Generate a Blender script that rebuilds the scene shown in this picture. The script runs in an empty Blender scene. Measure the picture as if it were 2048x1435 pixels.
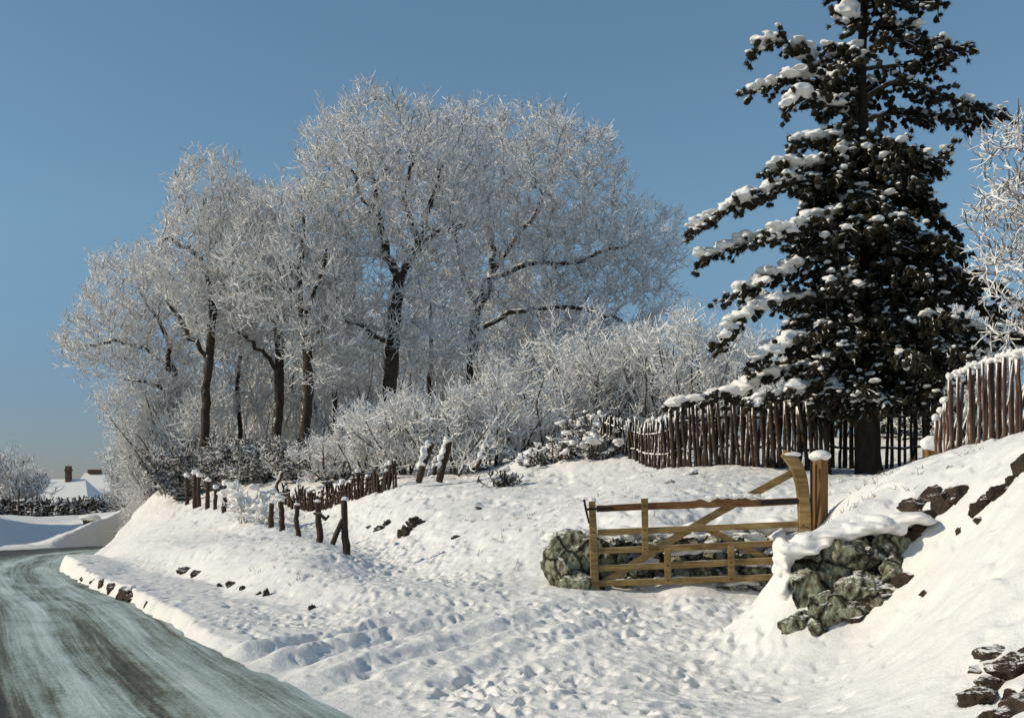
import bpy, math, random
import numpy as np
from mathutils import Vector

F, HZ, CZ, CX = 2300.0, 980.0, 1.7, 1024.0       # focal length (px of a 2048 wide frame), eye level, eye height
SC = bpy.context.scene
COL = SC.collection
def P(px, py, Y):
    return np.array([(px - CX) * Y / F, Y, CZ - (py - HZ) * Y / F])
def PX(px, Y):
    return (px - CX) * Y / F

# ------------------------------------------------------------------ numpy noise
_r = np.random.RandomState(7)
_PERM = _r.permutation(512).astype(np.int64)
_VAL = _r.rand(512)
def vnoise(x, y, z=0.0):
    x = np.asarray(x, float); y = np.asarray(y, float); z = np.asarray(z, float) + np.zeros_like(x)
    xi, yi, zi = np.floor(x).astype(int), np.floor(y).astype(int), np.floor(z).astype(int)
    xf, yf, zf = x - xi, y - yi, z - zi
    u, v, w = [t * t * t * (t * (t * 6 - 15) + 10) for t in (xf, yf, zf)]
    def h(a, b, c):
        return _VAL[(_PERM[(_PERM[(_PERM[a & 511] + b) & 511] + c) & 511])]
    def lerp(a, b, t): return a + (b - a) * t
    c = [lerp(lerp(h(xi, yi, zi + k), h(xi + 1, yi, zi + k), u), lerp(h(xi, yi + 1, zi + k), h(xi + 1, yi + 1, zi + k), u), v) for k in (0, 1)]
    return lerp(c[0], c[1], w) * 2 - 1
def fbm(x, y, z=0.0, o=4):
    s = 0; a = 1.0; t = 0
    for i in range(o):
        s = s + a * vnoise(np.asarray(x) * 2 ** i + 17.3 * i, np.asarray(y) * 2 ** i + 5.1 * i, np.asarray(z) * 2 ** i)
        t += a; a *= 0.5
    return s / t
def sstep(a, b, x):
    t = np.clip((np.asarray(x, float) - a) / (b - a), 0, 1)
    return t * t * (3 - 2 * t)
def unit(v):
    return v / np.maximum(np.linalg.norm(v, axis=-1, keepdims=True), 1e-9)

# ------------------------------------------------------------------ object helpers
def tag(o, label=None, cat=None, group=None, kind=None):
    if label: o['label'] = label
    if cat: o['category'] = cat
    if group: o['group'] = group
    if kind: o['kind'] = kind
    return o
def thing(name, loc, label, cat, group=None):
    o = bpy.data.objects.new(name, None)
    COL.objects.link(o)
    o.location = [float(t) for t in loc]
    o.empty_display_size = 0.2
    return tag(o, label, cat, group)
def mesh(name, verts, faces, mat, parent=None, origin=None, smooth=False):
    """faces: (M,k) array or list of such arrays"""
    verts = np.asarray(verts, np.float32).reshape(-1, 3)
    if origin is None and parent is not None:
        origin = np.array(parent.matrix_basis.translation if parent.parent is None else parent.parent.matrix_basis.translation)
    loc = None
    if origin is not None:
        verts = verts - np.asarray(origin, np.float32)
        if parent is None: loc = origin
    me = bpy.data.meshes.new(name)
    fl = faces if isinstance(faces, list) else [faces]
    fl = [np.asarray(f, np.int32) for f in fl if len(f)]
    tot = np.concatenate([np.full(len(f), f.shape[1], np.int32) for f in fl])
    loops = np.concatenate([f.ravel() for f in fl])
    me.vertices.add(len(verts)); me.vertices.foreach_set('co', verts.ravel())
    me.loops.add(len(loops)); me.loops.foreach_set('vertex_index', loops)
    me.polygons.add(len(tot))
    me.polygons.foreach_set('loop_start', np.concatenate([[0], np.cumsum(tot)[:-1]]).astype(np.int32))
    me.polygons.foreach_set('loop_total', tot)
    me.polygons.foreach_set('use_smooth', np.full(len(tot), smooth, bool))
    me.update(calc_edges=True)
    me.validate()
    me.materials.append(mat)
    o = bpy.data.objects.new(name, me)
    COL.objects.link(o)
    if parent is not None: o.parent = parent
    if loc is not None: o.location = [float(t) for t in loc]
    return o
class MB:
    """collects verts and faces of several shapes for ONE mesh"""
    def __init__(s): s.v = []; s.f = []; s.n = 0
    def add(s, v, faces):
        v = np.asarray(v, float).reshape(-1, 3)
        for f in (faces if isinstance(faces, list) else [faces]):
            if len(f): s.f.append(np.asarray(f, int) + s.n)
        s.v.append(v); s.n += len(v)
        return s
    def build(s, name, mat, parent=None, origin=None, smooth=False):
        fl = []
        for k in sorted(set(f.shape[1] for f in s.f)):
            fl.append(np.concatenate([f for f in s.f if f.shape[1] == k]))
        return mesh(name, np.concatenate(s.v), fl, mat, parent, origin, smooth)
    def verts(s): return np.concatenate(s.v)
def prisms(p0, p1, r0, r1, n=3):
    p0 = np.asarray(p0, float); p1 = np.asarray(p1, float)
    r0 = np.asarray(r0, float)[:, None]; r1 = np.asarray(r1, float)[:, None]
    d = unit(p1 - p0)
    ref = np.where(np.abs(d[:, 2:3]) < .92, np.array([[0, 0, 1.]]), np.array([[1., 0, 0]]))
    a = unit(np.cross(d, ref)); b = np.cross(a, d)
    M = len(p0)
    V = np.zeros((M, 2 * n, 3))
    for k in range(n):
        t = math.pi / 2 + 2 * math.pi * k / n
        o = a * math.cos(t) + b * math.sin(t)
        V[:, k] = p0 + o * r0; V[:, n + k] = p1 + o * r1
    q = np.array([[k, (k + 1) % n, n + (k + 1) % n, n + k] for k in range(n)])
    Fq = (np.arange(M) * 2 * n)[:, None, None] + q[None]
    return V.reshape(-1, 3), Fq.reshape(-1, 4)
def tube(path, radii, n=8, caps=True, rough=0.0, seed=0):
    """continuous tube along a polyline -> verts, faces"""
    p = np.asarray(path, float); r = np.asarray(radii, float)
    d = np.gradient(p, axis=0); d = unit(d)
    ref = np.array([1., 0, 0]) if abs(d[:, 2]).mean() > .6 else np.array([0, 0, 1.])
    a = unit(np.cross(d, ref)); b = np.cross(a, d)
    t = 2 * math.pi * np.arange(n) / n
    rr = np.repeat(r[:, None], n, 1)
    if rough:
        rr = rr * (1 + rough * np.random.RandomState(seed).randn(len(p), n))
    V = p[:, None, :] + rr[:, :, None] * (np.cos(t)[None, :, None] * a[:, None, :] + np.sin(t)[None, :, None] * b[:, None, :])
    m = len(p); V = V.reshape(-1, 3); q = []
    for i in range(m - 1):
        for k in range(n):
            q.append([i * n + k, i * n + (k + 1) % n, (i + 1) * n + (k + 1) % n, (i + 1) * n + k])
    fl = [np.array(q)]
    if caps:
        V = np.concatenate([V, p[:1] - d[:1] * r[0] * .15, p[-1:] + d[-1:] * r[-1] * .25])
        tr = []
        for k in range(n):
            tr.append([m * n, (k + 1) % n, k]); tr.append([m * n + 1, (m - 1) * n + k, (m - 1) * n + (k + 1) % n])
        fl.append(np.array(tr))
    return V, fl
def box(c, s, rx=0.0, ry=0.0, rz=0.0, bev=0.0):
    """bevelled box (a frustum stack), centre c, full size s"""
    s = np.asarray(s, float) / 2; b = min(bev, s.min() * .9)
    if b <= 0:
        v = np.array([[x, y, z] for z in (-1, 1) for x, y in ((-1, -1), (1, -1), (1, 1), (-1, 1))]) * s
        f = [[3, 2, 1, 0], [4, 5, 6, 7]] + [[k, (k + 1) % 4, 4 + (k + 1) % 4, 4 + k] for k in range(4)]
        f = np.array(f)
        fl = f
    else:
        rings = []
        def ring(ix, iy, z, cut):
            x, y = ix, iy
            return [(-x + cut, -y, z), (x - cut, -y, z), (x, -y + cut, z), (x, y - cut, z), (x - cut, y, z), (-x + cut, y, z), (-x, y - cut, z), (-x, -y + cut, z)]
        for z, ins in ((-s[2], b), (-s[2] + b, 0), (s[2] - b, 0), (s[2], b)):
            rings += ring(s[0] - ins, s[1] - ins, z, b * .8)
        v = np.array(rings)
        q = [[i * 8 + k, i * 8 + (k + 1) % 8, (i + 1) * 8 + (k + 1) % 8, (i + 1) * 8 + k] for i in range(3) for k in range(8)]
        fl = [np.array(q), np.array([list(range(7, -1, -1)), list(range(24, 32))])]
    for ang, (i, j) in ((rx, (1, 2)), (ry, (2, 0)), (rz, (0, 1))):
        if ang:
            ca, sa = math.cos(ang), math.sin(ang); w = v.copy()
            w[:, i] = v[:, i] * ca - v[:, j] * sa; w[:, j] = v[:, i] * sa + v[:, j] * ca; v = w
    return v + np.asarray(c, float), fl
def bar(p0, p1, w, t, bev=0.006, seg=1, rough=0.0, seed=0):
    """board from p0 to p1 in the X-Z plane: w = height across, t = depth in Y"""
    p0 = np.asarray(p0, float); p1 = np.asarray(p1, float)
    d = p1 - p0; L = np.linalg.norm(d); ang = math.atan2(d[2], d[0])
    return box((p0 + p1) / 2, (L, t, w), ry=-ang, rz=math.atan2(d[1], max(1e-6, math.hypot(d[0], d[2]))) if abs(d[0]) > .2 else 0, bev=bev)
def ico(level):
    t = (1 + 5 ** .5) / 2
    v = [(-1, t, 0), (1, t, 0), (-1, -t, 0), (1, -t, 0), (0, -1, t), (0, 1, t), (0, -1, -t), (0, 1, -t), (t, 0, -1), (t, 0, 1), (-t, 0, -1), (-t, 0, 1)]
    f = [(0, 11, 5), (0, 5, 1), (0, 1, 7), (0, 7, 10), (0, 10, 11), (1, 5, 9), (5, 11, 4), (11, 10, 2), (10, 7, 6), (7, 1, 8), (3, 9, 4), (3, 4, 2), (3, 2, 6), (3, 6, 8), (3, 8, 9), (4, 9, 5), (2, 4, 11), (6, 2, 10), (8, 6, 7), (9, 8, 1)]
    v = [np.array(x) / np.linalg.norm(x) for x in v]
    for _ in range(level):
        cache = {}; nf = []
        def mid(a, b):
            k = (min(a, b), max(a, b))
            if k not in cache:
                m = v[a] + v[b]; v.append(m / np.linalg.norm(m)); cache[k] = len(v) - 1
            return cache[k]
        for a, b, c in f:
            ab, bc, ca = mid(a, b), mid(b, c), mid(c, a)
            nf += [(a, ab, ca), (b, bc, ab), (c, ca, bc), (ab, bc, ca)]
        f = nf
    return np.array(v), np.array(f)
ICO1, ICO2, ICO3, ICO4 = ico(1), ico(2), ico(3), ico(4)
def blob(c, s, seed=0, amp=.25, base=None):
    v, f = base or ICO2
    k = 1 + amp * fbm(v[:, 0] * 1.3 + seed * 3.7, v[:, 1] * 1.3, v[:, 2] * 1.3 + seed, 2)
    return v * k[:, None] * np.asarray(s, float) + np.asarray(c, float), f
def blobs(C, S, seed=0, amp=.25, base=None):
    """many lumps at once; C (N,3), S (N,3)"""
    v, f = base or ICO1
    N = len(C); rs = np.random.RandomState(seed)
    off = rs.rand(N, 1) * 50
    k = 1 + amp * 2 * vnoise(v[None, :, 0] * 1.2 + off, v[None, :, 1] * 1.2 + off, v[None, :, 2] * 1.2 + off)
    V = v[None] * k[:, :, None] * S[:, None, :] + C[:, None, :]
    Fq = (np.arange(N) * len(v))[:, None, None] + f[None]
    return V.reshape(-1, 3), Fq.reshape(-1, 3)
def rock(c, s, seed, planes=14, amp=.05, base=None, rz=0.0, depth=(.55, .9)):
    v, f = base or ICO4
    rs = np.random.RandomState(seed); v = v.copy()
    for _ in range(planes):
        n = unit(rs.randn(3)); d = rs.uniform(*depth)
        q = v @ n - d
        v = v - np.where(q > 0, q, 0)[:, None] * n[None] * .95
    k = amp * fbm(v[:, 0] * 3 + seed, v[:, 1] * 3, v[:, 2] * 3, 4)
    v = v * (1 + k)[:, None]
    v = v * np.asarray(s, float)
    ca, sa = math.cos(rz), math.sin(rz)
    v = np.stack([v[:, 0] * ca - v[:, 1] * sa, v[:, 0] * sa + v[:, 1] * ca, v[:, 2]], 1)
    return v + np.asarray(c, float), f

def fuse(o, vox, smooth=4):
    m = o.modifiers.new('fuse', 'REMESH'); m.mode = 'VOXEL'; m.voxel_size = vox; m.use_smooth_shade = True
    if smooth:
        k = o.modifiers.new('soften', 'SMOOTH'); k.factor = .5; k.iterations = smooth
    return o
# ------------------------------------------------------------------ materials
def newmat(name):
    m = bpy.data.materials.new(name); m.use_nodes = True
    nt = m.node_tree; b = nt.nodes['Principled BSDF']
    b.inputs['Specular IOR Level'].default_value = .15
    return m, nt, b
def N(nt, t, **kw):
    n = nt.nodes.new(t)
    for k, v in kw.items():
        if k in n.inputs.keys(): n.inputs[k].default_value = v
        else: setattr(n, k, v)
    return n
def ramp(nt, fac, stops):
    r = nt.nodes.new('ShaderNodeValToRGB'); e = r.color_ramp.elements
    while len(e) < len(stops): e.new(.5)
    for el, (p, c) in zip(e, stops):
        el.position = p; el.color = (*c, 1) if len(c) == 3 else c
    nt.links.new(fac, r.inputs[0]); return r
def noise(nt, scale, detail=5, rough=.6, vec=None, dist=0.0):
    n = N(nt, 'ShaderNodeTexNoise'); n.inputs['Scale'].default_value = scale
    n.inputs['Detail'].default_value = detail; n.inputs['Roughness'].default_value = rough; n.inputs['Distortion'].default_value = dist
    if vec is None:
        g = nt.nodes.get('GEO') or N(nt, 'ShaderNodeNewGeometry'); g.name = 'GEO'
        vec = g.outputs['Position']
    nt.links.new(vec, n.inputs['Vector']); return n
def math_(nt, op, a, b=None, c=None, clamp=False):
    m = nt.nodes.new('ShaderNodeMath'); m.operation = op; m.use_clamp = clamp
    for i, x in enumerate((a, b, c)):
        if x is None: continue
        if isinstance(x, (int, float)): m.inputs[i].default_value = x
        else: nt.links.new(x, m.inputs[i])
    return m.outputs[0]
def bump(nt, b, h, strength, dist):
    n = N(nt, 'ShaderNodeBump'); n.inputs['Strength'].default_value = strength; n.inputs['Distance'].default_value = dist
    nt.links.new(h, n.inputs['Height']); nt.links.new(n.outputs[0], b.inputs['Normal'])
SNOW = (0.83, 0.815, 0.79)
def mat_snow():
    m, nt, b = newmat('snow')
    n1 = noise(nt, 2.2, 6, .65); n2 = noise(nt, 38, 4, .7)
    r = ramp(nt, n1.outputs[0], [(.3, (.79, .775, .75)), (.7, (.86, .845, .815))])
    nt.links.new(r.outputs[0], b.inputs['Base Color'])
    b.inputs['Roughness'].default_value = .75
    h = math_(nt, 'ADD', math_(nt, 'MULTIPLY', n2.outputs[0], .6), noise(nt, 11, 4, .6).outputs[0])
    bump(nt, b, h, .55, .03)
    return m
def mat_plain(name, col, col2=None, scale=6, rough=.8, bmp=.4, stretch=None, bd=.02):
    m, nt, b = newmat(name)
    n = noise(nt, scale, 6, .65)
    if stretch:
        g = nt.nodes['GEO']; mp = N(nt, 'ShaderNodeMapping'); mp.inputs['Scale'].default_value = stretch
        nt.links.new(g.outputs['Position'], mp.inputs['Vector']); nt.links.new(mp.outputs[0], n.inputs['Vector'])
    c2 = col2 or tuple(x * 1.7 for x in col)
    r = ramp(nt, n.outputs[0], [(.32, col), (.68, c2)])
    nt.links.new(r.outputs[0], b.inputs['Base Color']); b.inputs['Roughness'].default_value = rough
    bump(nt, b, n.outputs[0], bmp, bd)
    return m
def mat_snowed(name, col, col2, thr=.35, soft=.25, nscale=7, namp=.9, wx=0.0, wy=0.0, wz=1.0, scale=9, stretch=None, bmp=.4, bd=.02, third=None, crack=0):
    """bare stuff with snow lying where the surface looks up (or to the windward side)"""
    m, nt, b = newmat(name)
    n = noise(nt, scale, 6, .65); g = nt.nodes['GEO']
    if stretch:
        mp = N(nt, 'ShaderNodeMapping'); mp.inputs['Scale'].default_value = stretch
        nt.links.new(g.outputs['Position'], mp.inputs['Vector']); nt.links.new(mp.outputs[0], n.inputs['Vector'])
    stops = [(.34, col), (.62, col2)] if third is None else [(.36, col), (.45, col2), (.58, third)]
    r = ramp(nt, n.outputs[0], stops)
    sp = N(nt, 'ShaderNodeSeparateXYZ'); nt.links.new(g.outputs['Normal'], sp.inputs[0])
    s = math_(nt, 'MULTIPLY', sp.outputs[2], wz)
    if wx: s = math_(nt, 'MULTIPLY_ADD', sp.outputs[0], wx, s)
    if wy: s = math_(nt, 'MULTIPLY_ADD', sp.outputs[1], wy, s)
    n2 = noise(nt, nscale, 4, .6)
    s = math_(nt, 'ADD', s, math_(nt, 'MULTIPLY', math_(nt, 'SUBTRACT', n2.outputs[0], .5), namp * 2))
    mr = N(nt, 'ShaderNodeMapRange'); mr.inputs['From Min'].default_value = thr - soft / 2; mr.inputs['From Max'].default_value = thr + soft / 2
    nt.links.new(s, mr.inputs['Value'])
    mx = N(nt, 'ShaderNodeMix', data_type='RGBA')
    nt.links.new(mr.outputs[0], mx.inputs['Factor']); nt.links.new(r.outputs[0], mx.inputs['A']); mx.inputs['B'].default_value = (*SNOW, 1)
    nt.links.new(mx.outputs['Result'], b.inputs['Base Color'])
    b.inputs['Roughness'].default_value = .8
    h = n.outputs[0]
    if crack:
        wn = noise(nt, crack * .8, 4, .6); ad = N(nt, 'ShaderNodeVectorMath', operation='MULTIPLY_ADD'); ad.inputs[1].default_value = (.22, .22, .22)
        nt.links.new(wn.outputs['Color'], ad.inputs[0]); nt.links.new(g.outputs['Position'], ad.inputs[2])
        vo = N(nt, 'ShaderNodeTexVoronoi', feature='DISTANCE_TO_EDGE'); vo.inputs['Scale'].default_value = crack; nt.links.new(ad.outputs[0], vo.inputs['Vector'])
        cr = N(nt, 'ShaderNodeMapRange'); cr.inputs['From Max'].default_value = .07; nt.links.new(vo.outputs['Distance'], cr.inputs['Value'])
        mc = N(nt, 'ShaderNodeMix', data_type='RGBA'); nt.links.new(cr.outputs[0], mc.inputs['Factor']); mc.inputs['A'].default_value = (.02, .015, .011, 1)
        nt.links.new(r.outputs[0], mc.inputs['B']); nt.links.new(mc.outputs['Result'], mx.inputs['A'])
        h = math_(nt, 'ADD', n.outputs[0], math_(nt, 'MULTIPLY', cr.outputs[0], .8))
    if bmp: bump(nt, b, h, bmp, bd)
    return m
M_SNOW = mat_snow()
M_BARK = mat_snowed('bark_with_snow', (.028, .022, .017), (.075, .058, .044), thr=.42, soft=.2, nscale=5, namp=.55, wx=-.22, scale=14, stretch=(1, 1, .25), bd=.03)
M_TWIG = mat_snowed('frosted_twigs', (.12, .12, .125), (.18, .178, .18), thr=-.74, soft=.4, nscale=2.6, namp=.8, wx=-.25, bmp=0)
M_TWIGD = mat_snowed('dark_twigs', (.035, .027, .02), (.07, .052, .038), thr=.42, soft=.3, nscale=3, namp=.7, bmp=0)
M_SHRUB = mat_snowed('snowy_shrub_twigs', (.055, .042, .032), (.10, .078, .058), thr=-.86, soft=.4, nscale=3, namp=.75, wx=-.25, bmp=0)
M_POLE = mat_snowed('weathered_pole', (.026, .018, .013), (.065, .046, .034), thr=.84, soft=.2, nscale=9, namp=.5, wx=-.85, scale=16, stretch=(1, 1, .2))
M_REDPOLE = mat_snowed('reddish_pole', (.06, .036, .026), (.135, .082, .06), thr=.95, soft=.2, nscale=7, namp=.35, wx=-.95, scale=16, stretch=(1, 1, .2))
M_POST = mat_snowed('dark_post', (.03, .019, .013), (.075, .05, .035), thr=.85, soft=.2, nscale=9, namp=.4, scale=18, stretch=(1, 1, .2))
M_ROCK = mat_snowed('mossy_rock', (.045, .03, .02), (.14, .13, .085), thr=.84, soft=.18, nscale=6, namp=.6, scale=13, bd=.05, bmp=1.0, third=(.34, .36, .25), stretch=(1, 1, .7), crack=2.7)
M_EARTH = mat_snowed('brown_rock', (.028, .019, .014), (.075, .052, .037), thr=.92, soft=.12, nscale=5, namp=.55, scale=7, bd=.04, bmp=.8)
M_NEEDLE = mat_plain('pine_needles', (.012, .011, .007), (.042, .036, .022), scale=3, bmp=0)
M_PTRUNK = mat_plain('pine_bark', (.018, .013, .010), (.05, .036, .026), scale=12, stretch=(1, 1, .3), bd=.04)
M_PBRANCH = mat_snowed('pine_branch', (.03, .022, .015), (.085, .068, .042), thr=.5, soft=.3, nscale=4, namp=.5, scale=9)
M_FAR = mat_snowed('far_frosted_twigs', (.10, .085, .07), (.15, .13, .11), thr=-.42, soft=.45, nscale=1.5, namp=.5, wx=-.2, bmp=0)
M_BIRCH = mat_snowed('birch_snow_twigs', (.10, .075, .055), (.18, .15, .12), thr=-.25, soft=.3, nscale=3, namp=.45, wx=-.2, bmp=0)
M_HEDGEF = mat_snowed('half_frosted_hedge', (.04, .03, .022), (.075, .055, .04), thr=.22, soft=.4, nscale=1.6, namp=1.0, wx=-.2, bmp=0)
M_GRASS = mat_plain('dead_grass', (.09, .06, .03), (.22, .16, .08), scale=4, bmp=0)
M_HEDGE = mat_plain('hedge_core', (.022, .018, .012), (.05, .04, .028), scale=8)
M_HWALL = mat_plain('render_wall', (.06, .05, .042), (.10, .085, .07), scale=2)
M_BRICK = mat_plain('old_brick', (.07, .04, .03), (.13, .075, .055), scale=5)
M_FRAME = mat_plain('window_frame', (.4, .4, .38), (.5, .5, .48), scale=5, bmp=.1)
M_GLASS = mat_plain('window_glass', (.02, .022, .025), (.03, .032, .036), scale=3, rough=.15, bmp=0)
M_POSTW = mat_plain('post_wood', (.10, .05, .022), (.26, .145, .055), scale=9, stretch=(2.5, 2.5, .18), bmp=.5)
M_IRON = mat_plain('black_iron', (.012, .011, .011), (.03, .026, .024), scale=20, rough=.55)
def mat_wood(name='gate_wood', k=(1, 1, 1)):
    m, nt, b = newmat(name)
    g = N(nt, 'ShaderNodeNewGeometry'); g.name = 'GEO'
    mp = N(nt, 'ShaderNodeMapping'); mp.inputs['Scale'].default_value = (2.2, 30, 30)
    nt.links.new(g.outputs['Position'], mp.inputs['Vector'])
    n = noise(nt, 1.0, 6, .65, mp.outputs[0]); n2 = noise(nt, 3.0, 4, .6)
    s = math_(nt, 'ADD', math_(nt, 'MULTIPLY', n.outputs[0], .6), math_(nt, 'MULTIPLY', n2.outputs[0], .4))
    r = ramp(nt, s, [(p, tuple(c[i] * k[i] for i in range(3))) for p, c in ((.34, (.085, .045, .018)), (.48, (.19, .118, .05)), (.58, (.28, .18, .078)), (.7, (.38, .27, .13)))])
    sp = N(nt, 'ShaderNodeSeparateXYZ'); nt.links.new(g.outputs['Normal'], sp.inputs[0])
    n3 = noise(nt, 4, 4, .6)
    k = math_(nt, 'ADD', sp.outputs[2], math_(nt, 'MULTIPLY', math_(nt, 'SUBTRACT', n3.outputs[0], .5), 1.2))
    mr = N(nt, 'ShaderNodeMapRange'); mr.inputs['From Min'].default_value = .72; mr.inputs['From Max'].default_value = .9
    nt.links.new(k, mr.inputs['Value'])
    mx = N(nt, 'ShaderNodeMix', data_type='RGBA'); nt.links.new(mr.outputs[0], mx.inputs['Factor'])
    nt.links.new(r.outputs[0], mx.inputs['A']); mx.inputs['B'].default_value = (*SNOW, 1)
    nt.links.new(mx.outputs['Result'], b.inputs['Base Color']); b.inputs['Roughness'].default_value = .7
    bump(nt, b, s, .5, .012)
    return m
M_WOOD = mat_wood('gate_wood', (1.12, 1.2, 1.15))
M_WOODR = mat_wood('gate_wood_reddish', (.72, .55, .55))
def mat_road():
    m, nt, b = newmat('icy_road')
    uv = N(nt, 'ShaderNodeUVMap'); uv.uv_map = 'UVMap'
    def mapped(sx, sy):
        mp = N(nt, 'ShaderNodeMapping'); mp.inputs['Scale'].default_value = (sx, sy, 1)
        nt.links.new(uv.outputs[0], mp.inputs['Vector']); return mp.outputs[0]
    streak = noise(nt, 1, 5, .6, mapped(2.6, .16), .6)
    streak2 = noise(nt, 1, 5, .65, mapped(13, .22), .4)
    fine = noise(nt, 26, 6, .8, mapped(1, .5))
    mid = noise(nt, 1.6, 5, .65, mapped(1, .5), .4)
    s = math_(nt, 'ADD', math_(nt, 'ADD', math_(nt, 'MULTIPLY', streak.outputs[0], .34), math_(nt, 'MULTIPLY', streak2.outputs[0], .36)),
              math_(nt, 'ADD', math_(nt, 'MULTIPLY', fine.outputs[0], .30), math_(nt, 'MULTIPLY', mid.outputs[0], .22)))
    sx = N(nt, 'ShaderNodeSeparateXYZ'); nt.links.new(uv.outputs[0], sx.inputs[0])
    wv = N(nt, 'ShaderNodeTexWave'); wv.bands_direction = 'X'; nt.links.new(mapped(.34, .012), wv.inputs['Vector']); wv.inputs['Scale'].default_value = 1.0; wv.inputs['Distortion'].default_value = 2.2; wv.inputs['Detail'].default_value = 3; wv.inputs['Detail Scale'].default_value = 1.6
    s = math_(nt, 'ADD', s, math_(nt, 'MULTIPLY', math_(nt, 'SUBTRACT', wv.outputs[0], .5), .055))
    for u0, wd, st in ((.75, .16, .045), (1.15, .10, .03), (2.05, .2, .05), (3.3, .2, .05)):
        q = math_(nt, 'DIVIDE', math_(nt, 'SUBTRACT', math_(nt, 'ADD', sx.outputs[0], math_(nt, 'MULTIPLY', math_(nt, 'SUBTRACT', streak.outputs[0], .5), .9)), u0), wd)
        s = math_(nt, 'SUBTRACT', s, math_(nt, 'MULTIPLY', math_(nt, 'POWER', 2.718, math_(nt, 'MULTIPLY', math_(nt, 'MULTIPLY', q, q), -1.0)), st))
    # left part of the lane: hedge shade and bare tarmac painted into the colour (u = metres from the verge)
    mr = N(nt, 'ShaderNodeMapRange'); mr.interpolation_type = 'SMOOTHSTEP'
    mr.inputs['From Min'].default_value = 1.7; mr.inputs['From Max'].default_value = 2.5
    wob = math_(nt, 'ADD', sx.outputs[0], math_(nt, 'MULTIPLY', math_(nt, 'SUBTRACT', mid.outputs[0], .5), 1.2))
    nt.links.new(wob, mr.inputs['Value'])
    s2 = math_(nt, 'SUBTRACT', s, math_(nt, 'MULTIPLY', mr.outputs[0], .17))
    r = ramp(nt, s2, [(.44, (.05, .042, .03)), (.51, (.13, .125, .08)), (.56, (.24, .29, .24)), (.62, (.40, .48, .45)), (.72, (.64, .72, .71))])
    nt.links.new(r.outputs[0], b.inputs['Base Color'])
    b.inputs['Roughness'].default_value = .55; b.inputs['Specular IOR Level'].default_value = .3
    bump(nt, b, s, .6, .04)
    return m
M_ROAD = mat_road()

# ------------------------------------------------------------------ terrain
def zroad(Y):
    Y = np.asarray(Y, float)
    return -0.025 * np.clip(Y - 16, 0, 46)
EDGE = np.array([(9, -10), (3.6, 0), (1.0, 4), (-1.5, 8.6), (-3.5, 12.6), (-5.5, 16.8), (-8.6, 23), (-11.4, 29), (-14.0, 36), (-15.6, 42), (-16.1, 48), (-15.4, 55), (-13, 63), (-8, 72), (0, 84)], float)
def catmull(p, n=8):
    p = np.asarray(p, float); q = np.concatenate([2 * p[:1] - p[1:2], p, 2 * p[-1:] - p[-2:-1]]); out = []
    for i in range(1, len(q) - 2):
        for t in np.arange(n) / n:
            a, b, c, d = q[i - 1:i + 3]
            out.append(.5 * ((2 * b) + (c - a) * t + (2 * a - 5 * b + 4 * c - d) * t * t + (3 * b - a - 3 * c + d) * t ** 3))
    out.append(p[-1]); return np.array(out)
EDGE = catmull(EDGE, 5)
_t = unit(np.gradient(EDGE, axis=0))
ENORM = np.stack([-_t[:, 1], _t[:, 0]], 1)                # to the left of travel
ROADW = 4.7
LEDGE = EDGE + ENORM * ROADW
def sdist(x, y, line):
    """signed distance: positive to the right of the line"""
    best = np.full(x.shape, 1e9); sg = np.ones(x.shape)
    for i in range(len(line) - 1):
        a, b = line[i], line[i + 1]; d = b - a; L2 = d @ d
        t = np.clip(((x - a[0]) * d[0] + (y - a[1]) * d[1]) / L2, 0, 1)
        qx, qy = x - a[0] - t * d[0], y - a[1] - t * d[1]
        dd = qx * qx + qy * qy
        cr = d[0] * qy - d[1] * qx
        m = dd < best
        best = np.where(m, dd, best); sg = np.where(m, np.where(cr < 0, 1., -1.), sg)
    return np.sqrt(best) * sg
CP = []
def cp(px, py, Y): CP.append(P(px, py, Y))
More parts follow.
